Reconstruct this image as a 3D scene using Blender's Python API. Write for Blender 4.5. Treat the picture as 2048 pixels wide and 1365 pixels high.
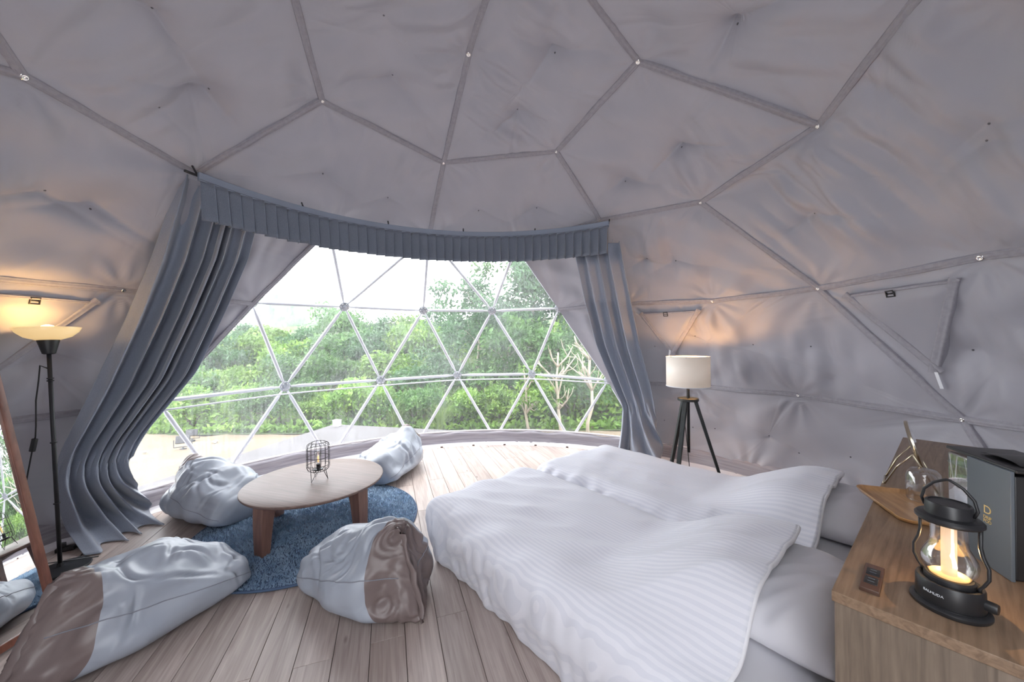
import bpy, math, random
import numpy as np
from math import sin, cos, pi, radians, atan2, sqrt
from mathutils import Vector, Matrix

for o in list(bpy.data.objects):
    bpy.data.objects.remove(o)
SC = bpy.context.scene
COL = SC.collection
RG = random.Random(11)
NR = np.random.default_rng(11)

# ------------------------------------------------------------------ camera, world, lights, exposure
FPX, CX, CY, ROLL, EYE = 720.0, 1024.0, 682.5, 0.011, 1.40
cam = bpy.data.cameras.new('camera')
cam.sensor_width = 36.0
cam.lens = FPX / 2048.0 * 36.0
cam.clip_start = 0.02
cam.clip_end = 400
camo = bpy.data.objects.new('camera', cam)
COL.objects.link(camo)
_c, _s = cos(ROLL), sin(ROLL)
camo.matrix_world = Matrix(((_c, _s, 0, 0), (0, 0, -1, 0), (-_s, _c, 0, EYE), (0, 0, 0, 1)))
SC.camera = camo

W = bpy.data.worlds.new('overcast_sky')
SC.world = W
W.use_nodes = True
bg = W.node_tree.nodes['Background']
bg.inputs['Color'].default_value = (0.93, 0.96, 1.0, 1)
bg.inputs['Strength'].default_value = 4.2

SC.view_settings.view_transform = 'Standard'
SC.view_settings.look = 'None'
SC.view_settings.gamma = 1.0
SC.view_settings.use_curve_mapping = False
SC.view_settings.exposure = 0.62


def area(name, loc, target, sx, sy, energy, col):
    l = bpy.data.lights.new(name, 'AREA')
    l.shape = 'RECTANGLE'
    l.size, l.size_y, l.energy, l.color = sx, sy, energy, col
    o = bpy.data.objects.new(name, l)
    COL.objects.link(o)
    o.location = loc
    d = Vector(target) - Vector(loc)
    o.rotation_euler = d.to_track_quat('-Z', 'Y').to_euler()
    return o


# hazy sun, and an added fill light in the assumed entrance behind the camera
sun = bpy.data.lights.new('hazy_sun', 'SUN')
sun.energy, sun.angle, sun.color = 1.6, radians(25), (1.0, 0.95, 0.86)
suno = bpy.data.objects.new('hazy_sun', sun)
COL.objects.link(suno)
suno.rotation_euler = Vector((0.35, -0.25, -1.0)).to_track_quat('-Z', 'Y').to_euler()
area('entrance_fill', (-0.22, -1.22, 1.25), (-0.25, 3.0, 1.6), 0.85, 2.0, 6, (0.97, 0.97, 1.0))


# ------------------------------------------------------------------ geometry of the place
def ray(px, py):
    dx, dy = px - CX, py - CY
    return np.array([(dx * _c - dy * _s) / FPX, 1.0, -(dx * _s + dy * _c) / FPX])


def onz(px, py, z=0.0):
    r = ray(px, py)
    return np.array([0, 0, EYE]) + r * ((z - EYE) / r[2])


def aty(px, py, y):
    return np.array([0, 0, EYE]) + ray(px, py) * y


DC = np.array([-0.22, 1.855, 0.5])      # centre of the dome's sphere
DR = 3.15


def S(px, py, dr=0.0):
    d = ray(px, py)
    d = d / np.linalg.norm(d)
    oc = np.array([0, 0, EYE]) - DC
    b = oc @ d
    return np.array([0, 0, EYE]) + d * (-b + sqrt(b * b - (oc @ oc - (DR + dr) ** 2)))


def P(az, el, dr=0.0):
    a, e = radians(az), radians(el)
    return DC + (DR + dr) * np.array([cos(e) * sin(a), cos(e) * cos(a), sin(e)])


# ------------------------------------------------------------------ mesh helpers
class MB:
    def __init__(self):
        self.v, self.f, self.n = [], [], 0

    def add(self, v, f):
        v = np.asarray(v, float).reshape(-1, 3)
        self.v.append(v)
        self.f.extend([tuple(int(i) + self.n for i in q) for q in f])
        self.n += len(v)
        return self

    def build(self, name, mat, parent=None, smooth=True, kind=None, sharp=None):
        me = bpy.data.meshes.new(name)
        me.from_pydata(np.concatenate(self.v).tolist(), [], self.f)
        if smooth:
            me.polygons.foreach_set('use_smooth', [True] * len(me.polygons))
            if sharp:
                me.set_sharp_from_angle(angle=radians(sharp))
        me.materials.append(mat)
        me.update()
        o = bpy.data.objects.new(name, me)
        COL.objects.link(o)
        if parent:
            o.parent = parent
        if kind:
            o['kind'] = kind
        return o


def grid(A, cu=False, cv=False):
    n, m = A.shape[:2]
    f = []
    for i in range(n if cu else n - 1):
        for j in range(m if cv else m - 1):
            a, b = i * m + j, i * m + (j + 1) % m
            c, d = ((i + 1) % n) * m + (j + 1) % m, ((i + 1) % n) * m + j
            f.append((a, b, c, d))
    return A.reshape(-1, 3), f


def norm(v):
    v = np.asarray(v, float)
    return v / (np.linalg.norm(v, axis=-1, keepdims=True) + 1e-12)


def tube(pts, r, seg=8, cap=True, closed=False):
    pts = np.asarray(pts, float)
    n = len(pts)
    rr = np.full(n, r, float) if np.isscalar(r) else np.asarray(r, float)
    if closed:
        T = norm(np.roll(pts, -1, 0) - np.roll(pts, 1, 0))
    else:
        T = norm(np.gradient(pts, axis=0))
    up = np.array([0, 0, 1.0]) if abs(T[0][2]) < .9 else np.array([1.0, 0, 0])
    N = norm(np.cross(T[0], up))
    out = []
    a = np.linspace(0, 2 * pi, seg, endpoint=False)
    for i in range(n):
        N = norm(N - (N @ T[i]) * T[i])
        B = np.cross(T[i], N)
        out.append(pts[i] + rr[i] * (np.outer(np.cos(a), N) + np.outer(np.sin(a), B)))
    v, f = grid(np.array(out), cu=closed, cv=True)
    if cap and not closed:
        f = f + [tuple(range(seg))[::-1], tuple(range((n - 1) * seg, n * seg))]
    return v, f


def lathe(prof, seg=32, c=(0, 0, 0), ax=None):
    a = np.linspace(0, 2 * pi, seg, endpoint=False)
    A = np.array([[(r * cos(t), r * sin(t), z) for t in a] for r, z in prof])
    if ax is not None:
        q = np.array(Vector((0, 0, 1)).rotation_difference(Vector(ax)).to_matrix())
        A = A @ q.T
    A = A + np.asarray(c, float)
    v, f = grid(A, cv=True)
    n = len(prof)
    f = f + [tuple(range(seg))[::-1], tuple(range((n - 1) * seg, n * seg))]
    return v, f


def rbox(half, r=0.005, c=(0, 0, 0), axes=None, div=(1, 1, 1), k=2):
    half = np.asarray(half, float)
    ts = []
    for i in range(3):
        h = half[i]
        rr = min(r, h * .999)
        e = [h - rr + rr * math.tan(q) for q in np.linspace(0, pi / 4, k + 1)]
        inn = list(np.linspace(-(h - rr), h - rr, div[i] + 1))
        ts.append(np.array([-x for x in e[::-1]][:-1] + inn + e[1:]))
    V, F, idx = [], [], {}

    def vid(p):
        key = (round(p[0], 6), round(p[1], 6), round(p[2], 6))
        if key not in idx:
            idx[key] = len(V)
            V.append(p)
        return idx[key]
    for ax in range(3):
        u, w = (ax + 1) % 3, (ax + 2) % 3
        for sg in (-1, 1):
            for i in range(len(ts[u]) - 1):
                for j in range(len(ts[w]) - 1):
                    q = []
                    for (a, b) in ((i, j), (i + 1, j), (i + 1, j + 1), (i, j + 1)):
                        p = [0, 0, 0]
                        p[ax], p[u], p[w] = sg * half[ax], ts[u][a], ts[w][b]
                        q.append(vid(tuple(p)))
                    F.append(tuple(q if sg > 0 else q[::-1]))
    V = np.array(V)
    inner = np.clip(V, -(half - np.minimum(r, half * .999)), half - np.minimum(r, half * .999))
    d = V - inner
    V = inner + norm(d) * np.minimum(r, half.min() * .999)
    if axes is not None:
        V = V @ np.asarray(axes, float)
    return V + np.asarray(c, float), F


class SN:
    """sum of sines noise, optionally stretched along a direction"""

    def __init__(self, scale, n=10, seed=0, along=None, stretch=1.0):
        g = np.random.default_rng(seed)
        k = norm(g.normal(size=(n, 3)))
        if along is not None:
            a = norm(along)
            k = k - np.outer(k @ a, a) * (1 - 1 / stretch)
        self.k = k * (2 * pi / scale) * g.uniform(.6, 1.7, (n, 1))
        self.p = g.uniform(0, 2 * pi, n)
        self.a = g.uniform(.5, 1, n)
        self.a /= np.sqrt((self.a ** 2).sum())

    def __call__(self, X):
        return np.sin(X @ self.k.T + self.p) @ self.a

    def ridge(self, X):
        return (1 - 2 * np.abs(np.sin(.5 * (X @ self.k.T + self.p)))) @ self.a


def empty(name, loc=(0, 0, 0), rz=0.0):
    o = bpy.data.objects.new(name, None)
    o.empty_display_size = .1
    COL.objects.link(o)
    o.location = [float(x) for x in loc]
    o.rotation_euler = (0, 0, rz)
    return o


def tag(o, label, cat, group=None):
    o['label'] = label
    o['category'] = cat
    if group:
        o['group'] = group
    return o


def struct(o):
    o['kind'] = 'structure'
    return o


# ------------------------------------------------------------------ materials
def nodes(name):
    m = bpy.data.materials.new(name)
    m.use_nodes = True
    nt = m.node_tree
    b = nt.nodes['Principled BSDF']
    return m, nt, b, nt.links


def coords(nt, sc=(1, 1, 1), rnd=False, kind='Object'):
    tc = nt.nodes.new('ShaderNodeTexCoord')
    mp = nt.nodes.new('ShaderNodeMapping')
    mp.inputs['Scale'].default_value = sc
    nt.links.new(tc.outputs[kind], mp.inputs['Vector'])
    if rnd:
        oi = nt.nodes.new('ShaderNodeObjectInfo')
        ml = nt.nodes.new('ShaderNodeMath')
        ml.operation = 'MULTIPLY'
        ml.inputs[1].default_value = 40.0
        nt.links.new(oi.outputs['Random'], ml.inputs[0])
        nt.links.new(ml.outputs[0], mp.inputs['Location'])
    return mp.outputs['Vector']


def noise(nt, vec, scale, detail=3, dist=0.0):
    n = nt.nodes.new('ShaderNodeTexNoise')
    n.inputs['Scale'].default_value = scale
    n.inputs['Detail'].default_value = detail
    n.inputs['Distortion'].default_value = dist
    nt.links.new(vec, n.inputs['Vector'])
    return n.outputs['Fac']


def ramp(nt, fac, stops):
    r = nt.nodes.new('ShaderNodeValToRGB')
    e = r.color_ramp.elements
    while len(e) < len(stops):
        e.new(.5)
    for q, (p, c) in zip(e, stops):
        q.position = p
        q.color = (*c, 1)
    nt.links.new(fac, r.inputs['Fac'])
    return r.outputs['Color']


def bump(nt, b, h, strength=.3, dist=.01):
    n = nt.nodes.new('ShaderNodeBump')
    n.inputs['Strength'].default_value = strength
    n.inputs['Distance'].default_value = dist
    nt.links.new(h, n.inputs['Height'])
    nt.links.new(n.outputs['Normal'], b.inputs['Normal'])


def mat(name, c, rough=.5, metal=0.0, c2=None, vs=6.0, bs=None, bst=.2, bd=.004, sheen=0, spec=.5, sc=(1, 1, 1), lo=.35, hi=.65, coat=0):
    m, nt, b, L = nodes(name)
    b.inputs['Base Color'].default_value = (*c, 1)
    b.inputs['Roughness'].default_value = rough
    b.inputs['Metallic'].default_value = metal
    b.inputs['Specular IOR Level'].default_value = spec
    if sheen:
        b.inputs['Sheen Weight'].default_value = sheen
    if coat:
        b.inputs['Coat Weight'].default_value = coat
    v = coords(nt, sc)
    if c2:
        L.new(ramp(nt, noise(nt, v, vs, 4), [(lo, c), (hi, c2)]), b.inputs['Base Color'])
    if bs:
        bump(nt, b, noise(nt, v, bs, 2), bst, bd)
    return m


def wood(name, stops, sc=(1.2, 14, 14), scale=3.0, rough=.42, rnd=False, knots=False, bst=.12):
    m, nt, b, L = nodes(name)
    v = coords(nt, sc, rnd)
    n1 = noise(nt, v, scale, 6, 1.1)
    col = ramp(nt, n1, stops)
    v2 = coords(nt, (sc[0] * 1.5, sc[1] * 6, sc[2] * 6), rnd)
    n2 = noise(nt, v2, scale, 3)
    mx = nt.nodes.new('ShaderNodeMixRGB')
    mx.blend_type = 'MULTIPLY'
    mx.inputs['Fac'].default_value = .35
    L.new(col, mx.inputs['Color1'])
    L.new(ramp(nt, n2, [(.3, (.62, .58, .56)), (.6, (1, 1, 1))]), mx.inputs['Color2'])
    out = mx.outputs['Color']
    if knots:
        v3 = coords(nt, (2.2, 6.0, 6.0), rnd)
        vo = nt.nodes.new('ShaderNodeTexVoronoi')
        vo.inputs['Scale'].default_value = 1.35
        L.new(v3, vo.inputs['Vector'])
        mk = nt.nodes.new('ShaderNodeMixRGB')
        mk.blend_type = 'MULTIPLY'
        mk.inputs['Fac'].default_value = .8
        L.new(out, mk.inputs['Color1'])
        L.new(ramp(nt, vo.outputs['Distance'], [(.03, (.34, .28, .26)), (.10, (1, 1, 1))]), mk.inputs['Color2'])
        out = mk.outputs['Color']
    if rnd:
        oi = nt.nodes.new('ShaderNodeObjectInfo')
        m2 = nt.nodes.new('ShaderNodeMixRGB')
        m2.blend_type = 'MULTIPLY'
        m2.inputs['Fac'].default_value = 1
        L.new(out, m2.inputs['Color1'])
        L.new(ramp(nt, oi.outputs['Random'], [(0, (.80, .78, .78)), (.5, (.95, .93, .92)), (1, (1.08, 1.06, 1.05))]), m2.inputs['Color2'])
        out = m2.outputs['Color']
    L.new(out, b.inputs['Base Color'])
    b.inputs['Roughness'].default_value = rough
    bump(nt, b, n2, bst, .002)
    return m


def glass(name, tint=(1, 1, 1), rough=.0, gloss=.18):
    """thin clear wall: mostly straight through, with a sharp reflection at grazing angles"""
    m = bpy.data.materials.new(name)
    m.use_nodes = True
    nt = m.node_tree
    nt.nodes.clear()
    out = nt.nodes.new('ShaderNodeOutputMaterial')
    tr = nt.nodes.new('ShaderNodeBsdfTransparent')
    tr.inputs['Color'].default_value = (*tint, 1)
    gl = nt.nodes.new('ShaderNodeBsdfGlossy')
    gl.inputs['Roughness'].default_value = rough
    lw = nt.nodes.new('ShaderNodeLayerWeight')
    lw.inputs['Blend'].default_value = .35
    mr = nt.nodes.new('ShaderNodeMapRange')
    mr.inputs['To Min'].default_value = gloss * .5
    mr.inputs['To Max'].default_value = .75
    mx = nt.nodes.new('ShaderNodeMixShader')
    nt.links.new(lw.outputs['Facing'], mr.inputs['Value'])
    nt.links.new(mr.outputs[0], mx.inputs['Fac'])
    nt.links.new(tr.outputs[0], mx.inputs[1])
    nt.links.new(gl.outputs[0], mx.inputs[2])
    nt.links.new(mx.outputs[0], out.inputs['Surface'])
    return m


def vinyl(name):
    """clear vinyl film: see-through, slightly milky, faint rain streaks"""
    m = bpy.data.materials.new(name)
    m.use_nodes = True
    nt = m.node_tree
    nt.nodes.clear()
    L = nt.links
    out = nt.nodes.new('ShaderNodeOutputMaterial')
    tr = nt.nodes.new('ShaderNodeBsdfTransparent')
    tl = nt.nodes.new('ShaderNodeBsdfTranslucent')
    tl.inputs['Color'].default_value = (.92, .95, 1, 1)
    gl = nt.nodes.new('ShaderNodeBsdfGlossy')
    gl.inputs['Roughness'].default_value = .08
    v = coords(nt, (16, 16, .9))
    st = noise(nt, v, 3.0, 4)
    v2 = coords(nt, (1, 1, .8))
    bl = noise(nt, v2, 1.6, 3)
    mu = nt.nodes.new('ShaderNodeMath')
    mu.operation = 'MULTIPLY'
    L.new(st, mu.inputs[0])
    L.new(bl, mu.inputs[1])
    mr = nt.nodes.new('ShaderNodeMapRange')
    mr.inputs['From Min'].default_value = .1
    mr.inputs['From Max'].default_value = .45
    mr.inputs['To Min'].default_value = .025
    mr.inputs['To Max'].default_value = .115
    L.new(mu.outputs[0], mr.inputs['Value'])
    mx = nt.nodes.new('ShaderNodeMixShader')
    L.new(mr.outputs[0], mx.inputs['Fac'])
    L.new(tr.outputs[0], mx.inputs[1])
    L.new(tl.outputs[0], mx.inputs[2])
    m2 = nt.nodes.new('ShaderNodeMixShader')
    m2.inputs['Fac'].default_value = .03
    L.new(mx.outputs[0], m2.inputs[1])
    L.new(gl.outputs[0], m2.inputs[2])
    L.new(m2.outputs[0], out.inputs['Surface'])
    return m


def glow(name, c, e, strength, rough=.5, transl=.0):
    m, nt, b, L = nodes(name)
    b.inputs['Base Color'].default_value = (*c, 1)
    b.inputs['Roughness'].default_value = rough
    b.inputs['Emission Color'].default_value = (*e, 1)
    b.inputs['Emission Strength'].default_value = strength
    return m


def leafmat(name, c, c2, c3):
    m, nt, b, L = nodes(name)
    v = coords(nt)
    n = noise(nt, v, 2.4, 3)
    oi = nt.nodes.new('ShaderNodeObjectInfo')
    hs = nt.nodes.new('ShaderNodeHueSaturation')
    mr = nt.nodes.new('ShaderNodeMapRange')
    mr.inputs['To Min'].default_value = .8
    mr.inputs['To Max'].default_value = 1.25
    L.new(oi.outputs['Random'], mr.inputs['Value'])
    L.new(mr.outputs[0], hs.inputs['Value'])
    L.new(ramp(nt, n, [(.3, c), (.5, c2), (.72, c3)]), hs.inputs['Color'])
    L.new(hs.outputs[0], b.inputs['Base Color'])
    b.inputs['Roughness'].default_value = .55
    tl = nt.nodes.new('ShaderNodeBsdfTranslucent')
    L.new(hs.outputs[0], tl.inputs['Color'])
    mx = nt.nodes.new('ShaderNodeMixShader')
    mx.inputs['Fac'].default_value = .35
    L.new(b.outputs[0], mx.inputs[1])
    L.new(tl.outputs[0], mx.inputs[2])
    L.new(mx.outputs[0], nt.nodes['Material Output'].inputs['Surface'])
    return m


def stripe_cloth(name, c, c2, period, rough=.75):
    m, nt, b, L = nodes(name)
    v = coords(nt, (0.0, 1, 0))
    w = nt.nodes.new('ShaderNodeTexWave')
    w.bands_direction = 'Y'
    w.inputs['Scale'].default_value = 2 * pi / period / 20.0
    w.inputs['Distortion'].default_value = 0
    L.new(v, w.inputs['Vector'])
    L.new(ramp(nt, w.outputs['Fac'], [(.42, c), (.58, c2)]), b.inputs['Base Color'])
    b.inputs['Roughness'].default_value = rough
    b.inputs['Sheen Weight'].default_value = .15
    v2 = coords(nt)
    bump(nt, b, noise(nt, v2, 120, 2), .12, .003)
    return m


M = {}
M['liner'] = mat('liner_fabric', (.358, .352, .394), .50, c2=(.388, .38, .424), vs=2.0, bs=260, bst=.06, bd=.002, spec=.5)
def let_light_through(m, w, c):
    nt = m.node_tree
    tl = nt.nodes.new('ShaderNodeBsdfTranslucent')
    tl.inputs['Color'].default_value = (*c, 1)
    mx = nt.nodes.new('ShaderNodeMixShader')
    mx.inputs['Fac'].default_value = w
    nt.links.new(nt.nodes['Principled BSDF'].outputs[0], mx.inputs[1])
    nt.links.new(tl.outputs[0], mx.inputs[2])
    nt.links.new(mx.outputs[0], nt.nodes['Material Output'].inputs['Surface'])


# tent cloth in daylight: a little of the sky comes through it everywhere
let_light_through(M['liner'], .007, (.84, .82, .90))
M['seam'] = mat('liner_seam_tape', (.345, .335, .375), .7, c2=(.39, .38, .42), vs=40, bs=300, bst=.15, bd=.002, spec=.3)
let_light_through(M['seam'], .006, (.84, .82, .90))
M['button'] = mat('liner_button', (.13, .125, .14), .7)
M['pvc'] = mat('skirt_vinyl', (.27, .25, .285), .55, c2=(.38, .36, .395), vs=3, sc=(1, 1, 26), bs=30, bst=.1)
M['hem'] = mat('skirt_hem', (.72, .69, .72), .5)
M['steel'] = mat('white_steel', (.74, .76, .82), .35, spec=.5)
M['steelgrey'] = mat('zinc_hub', (.42, .45, .5), .4, metal=.6, c2=(.6, .63, .68), vs=40)
M['chrome'] = mat('chrome_stud', (.85, .84, .82), .15, metal=1)
M['vinyl'] = vinyl('clear_vinyl')
M['plank'] = wood('oak_plank', [(.25, (.33, .265, .24)), (.5, (.46, .39, .36)), (.75, (.56, .49, .455))], sc=(1.0, 15, 15), scale=2.2, rough=.45, rnd=True, knots=True)
M['gap'] = mat('floor_substrate', (.12, .10, .10), .8)
M['curtain'] = mat('curtain_fabric', (.245, .275, .345), .52, c2=(.285, .32, .395), vs=180, bs=420, bst=.15, bd=.002, sheen=.5, spec=.5)
M['valance'] = mat('valance_fabric', (.165, .19, .24), .66, c2=(.20, .225, .28), vs=160, bs=420, bst=.15, bd=.002, sheen=.4, spec=.3)
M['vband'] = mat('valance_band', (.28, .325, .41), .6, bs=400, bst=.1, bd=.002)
M['bag'] = mat('beanbag_leatherette', (.33, .36, .42), .38, c2=(.36, .39, .45), vs=3, bs=350, bst=.05, bd=.002, spec=.5)
M['taupe'] = mat('taupe_leatherette', (.17, .13, .125), .38, c2=(.19, .148, .142), vs=3, bs=350, bst=.06, bd=.002)
M['seamdark'] = mat('bag_stitching', (.25, .26, .30), .6)
M['walnut'] = wood('walnut_veneer', [(.25, (.115, .070, .057)), (.5, (.175, .111, .092)), (.75, (.225, .150, .127))], sc=(1.0, 20, 20), scale=2.0, rough=.45)
M['walnutleg'] = wood('walnut_leg', [(.25, (.125, .062, .048)), (.5, (.19, .10, .078)), (.75, (.25, .14, .11))], sc=(11, 11, 1.0), scale=2.0, rough=.4)
M['oak'] = wood('dresser_oak', [(.25, (.135, .085, .052)), (.5, (.225, .148, .095)), (.75, (.29, .20, .135))], sc=(26, 1.3, 26), scale=2.4, rough=.42)
M['oakend'] = wood('dresser_oak_upright', [(.25, (.10, .075, .055)), (.5, (.165, .125, .093)), (.75, (.215, .165, .125))], sc=(26, 26, 1.1), scale=2.4, rough=.5)
M['tray'] = wood('acacia_tray', [(.25, (.24, .12, .05)), (.5, (.42, .23, .10)), (.75, (.52, .31, .15))], sc=(1.5, 10, 10), scale=3, rough=.4)
M['mirrorwood'] = wood('mirror_frame_wood', [(.25, (.11, .035, .022)), (.5, (.19, .07, .045)), (.75, (.26, .105, .07))], sc=(12, 12, 1.0), scale=2, rough=.35)
M['mirror'] = mat('mirror_glass', (.93, .95, .95), .0, metal=1)
M['black'] = mat('black_plastic', (.018, .018, .02), .38)
M['blackmetal'] = mat('black_metal', (.014, .015, .018), .45, spec=.5)
M['blackwood'] = mat('black_stained_wood', (.02, .026, .028), .45, c2=(.035, .042, .044), vs=12, sc=(6, 6, .6))
M['slate'] = mat('satin_slate_plastic', (.095, .115, .14), .45, bs=600, bst=.05, bd=.001)
M['white'] = mat('white_cloth', (.76, .75, .79), .8, bs=200, bst=.08, bd=.002, sheen=.15)
M['pillow'] = mat('pillowcase_sateen', (.78, .77, .82), .6, bs=220, bst=.05, bd=.002, sheen=.2)
M['duvet'] = stripe_cloth('duvet_stripe', (.68, .685, .755), (.745, .745, .805), .020)
M['gold'] = mat('gold_foil', (.85, .62, .25), .3, metal=.8)
M['brass'] = mat('champagne_metal', (.62, .55, .42), .22, metal=1)
M['grey_print'] = mat('pale_grey_print', (.55, .57, .6), .6)
M['shade'] = glow('linen_lampshade', (.86, .82, .76), (1, .70, .42), .10)
M['bowl'] = glow('opal_glass_bowl', (.62, .52, .34), (1.0, .66, .26), .42, .25)
M['bulb'] = glow('lit_bulb', (1, .9, .6), (1, .72, .25), 3.0)
M['wire'] = mat('dark_wire', (.05, .045, .05), .45, metal=.5)
M['glass'] = glass('clear_glass')
M['tank'] = glass('clear_tank_plastic', (.93, .95, .98), .03, .3)
M['frost'] = glow('frosted_light_tube', (.5, .45, .4), (1, .60, .30), .55, .6)
M['ledring'] = glow('lit_ring', (1, .8, .5), (1, .50, .13), .75)
M['outlet'] = mat('dark_brown_outlet', (.085, .045, .032), .4)
M['tagwhite'] = mat('white_tag', (.85, .86, .9), .6)
M['bluecloth'] = mat('rug_backing', (.07, .11, .19), .9)
M['rug'] = mat('rug_pile', (.20, .31, .46), .95, c2=(.33, .45, .60), vs=9, spec=.15)
M['deck'] = mat('grey_deck', (.075, .07, .073), .8, c2=(.095, .088, .092), vs=2.5, sc=(.3, 6, 1), bs=60, bst=.1)
M['sand'] = mat('pale_sand', (.165, .125, .08), .95, c2=(.195, .155, .11), vs=1.6, bs=30, bst=.5, bd=.03)
M['soil'] = mat('hillside_soil', (.045, .065, .022), .95, c2=(.075, .11, .035), vs=.8)
M['bark'] = mat('pale_bark', (.34, .29, .22), .85, c2=(.46, .41, .33), vs=10, bs=40, bst=.3)
M['darkbark'] = mat('dark_bark', (.11, .085, .06), .9)
M['leafA'] = leafmat('leaves_bright_green', (.075, .16, .026), (.15, .28, .045), (.29, .42, .085))
M['leafB'] = leafmat('leaves_mid_green', (.035, .095, .025), (.075, .17, .04), (.14, .25, .065))
M['leafC'] = leafmat('leaves_blue_green', (.03, .08, .032), (.065, .15, .058), (.12, .22, .095))
M['grass'] = leafmat('pampas_grass', (.14, .22, .06), (.24, .34, .11), (.36, .44, .18))
M['far'] = mat('distant_woods_hazed', (.10, .16, .10), .95, c2=(.17, .24, .15), vs=.6)  # light green puts the haze of distance into the colour
M['floodgrey'] = mat('floodlight_grey', (.05, .05, .055), .6)
M['stone'] = mat('grey_stone', (.3, .28, .25), .9, c2=(.4, .37, .33), vs=8)

# ------------------------------------------------------------------ floor of planks
floor = struct(empty('floor'))
a = np.linspace(0, 2 * pi, 96, endpoint=False)
sub = np.stack([DC[0] + 3.14 * np.cos(a), DC[1] + 3.14 * np.sin(a), np.full(96, -.012)], 1)
MB().add(np.vstack([sub, sub - [0, 0, .1]]),
         [tuple(range(96))] + [(i, i + 96, (i + 1) % 96 + 96, (i + 1) % 96) for i in range(96)]).build('subfloor', M['gap'], floor, smooth=False)
pd = norm(np.array([-0.3444, 1.0]))        # direction of the boards
pn = np.array([pd[1], -pd[0]])
prz = atan2(pd[1], pd[0])
w0 = np.array(onz(657.5, 1362)[:2]) @ pn
WP = 0.155
for k in range(-28, 30):
    lo = w0 + k * WP - DC[:2] @ pn
    hi = lo + WP
    rad = 3.13
    if min(abs(lo), abs(hi)) > rad - .02:
        continue

    def end(off):
        return sqrt(max(rad * rad - off * off, 0.0))
    el, eh = end(min(max(lo, -rad), rad)), end(min(max(hi, -rad), rad))
    em = max(el, eh)
    q = -em - ((k * 0.47) % 1.0) * 1.22
    while q < em:
        s0, s1 = q, q + 1.22
        q += 1.22
        g = .0011
        x0l, x0h = max(s0 + g, -el), max(s0 + g, -eh)
        x1l, x1h = min(s1 - g, el), min(s1 - g, eh)
        if max(x1l - x0l, x1h - x0h) < .05:
            continue
        x1l, x1h = max(x1l, x0l + .002), max(x1h, x0h + .002)
        xm = (max(x0l, x0h) + min(x1l, x1h)) / 2
        c = DC[:2] + pd * xm + pn * (lo + WP / 2)
        hw = WP / 2 - g
        e = .0009
        top = [(x0l - xm + e, hw - e, 0), (x1l - xm - e, hw - e, 0), (x1h - xm - e, -hw + e, 0), (x0h - xm + e, -hw + e, 0)]
        bot = [(x0l - xm, hw, -.0015), (x1l - xm, hw, -.0015), (x1h - xm, -hw, -.0015), (x0h - xm, -hw, -.0015)]
        b2 = [(x, y, -.012) for x, y, z in bot]
        f = [(3, 2, 1, 0)]
        for i in range(4):
            j = (i + 1) % 4
            f += [(i, j, 4 + j, 4 + i), (4 + i, 4 + j, 8 + j, 8 + i)]
        # local y points to -pn after rotation by prz, so offset sign is flipped above
        o = MB().add(top + bot + b2, f).build('plank', M['plank'], floor, smooth=False)
        o.location = (c[0], c[1], 0)
        o.rotation_euler = (0, 0, prz)

# ------------------------------------------------------------------ dome hubs
H = {}
for k, v in dict(C1=(44, 150), C2=(388, 345), D1=(644, 200), D2=(887, 325), D3=(1113, 302), D4=(1277, 121), E1=(937, 106),
                 E0=(548, -150), T=(1020, -160), E2=(1140, -60), V1=(-150, -140), V2=(-250, 60), Ca=(659, 456), C3=(858, 473),
                 Cb=(1032, 495), C4=(1200, 440), C5=(1402, 404), C6=(1638, 250), W1=(1905, -95),
                 A0=(245, 580), A1=(505, 608), A2=(690, 616), A3=(847, 623), A4=(984, 624), A5=(1117, 619), A6=(1258, 607),
                 A7=(1425, 602), A8=(1638, 577), A9=(1965, 514),
                 B0=(320, 805), B1=(572, 775), B2=(762, 762), B3=(915, 752), B4=(1063, 750), B5=(1215, 762), B6=(1390, 772),
                 B8=(1598, 791), B9=(1928, 840), G1=(440, 970), G2=(660, 923), G3=(831, 897), G4=(990, 880), G5=(1140, 883)).items():
    H[k] = S(*v)
H.update(C7=P(103, 44), C8=P(130, 44), A10=P(107, 24.3), A11=P(136, 24.3), B10=P(100, 7.6), B11=P(136, 7.6),
         Am=P(-91, 24.3), An=P(-128, 24.3), Bm=P(-84, 7.6), Bn=P(-105, 7.6), Bo=P(-136, 7.6),
         C13=P(-132, 44), Za=P(160, 46), Zb=P(-160, 46), Zm=P(180, 48),
         G0=P(-76, -8.6), Gm=P(-95, -8.6), Gn=P(-136, -8.6), G6=P(37, -8.6), G7=P(56, -8.6), G8=P(73, -8.6), G9=P(90, -8.6),
         G10=P(108, -8.6), G11=P(136, -8.6),
         Ao=P(-172, 24.3), Ap=P(172, 24.3), Bq=P(-172, 7.6), Br=P(172, 7.6), Gq=P(-172, -8.6), Gr=P(172, -8.6))

ceiling = struct(empty('ceiling'))
wall_left = struct(empty('wall_left'))
wall_right = struct(empty('wall_right'))
wall_front = struct(empty('wall_front'))
wall_back = struct(empty('wall_back'))


def chord(a, b, n):
    A, B = H[a] if isinstance(a, str) else a, H[b] if isinstance(b, str) else b
    return A + (B - A) * np.linspace(0, 1, n)[:, None]


PSEED = [0]


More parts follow.
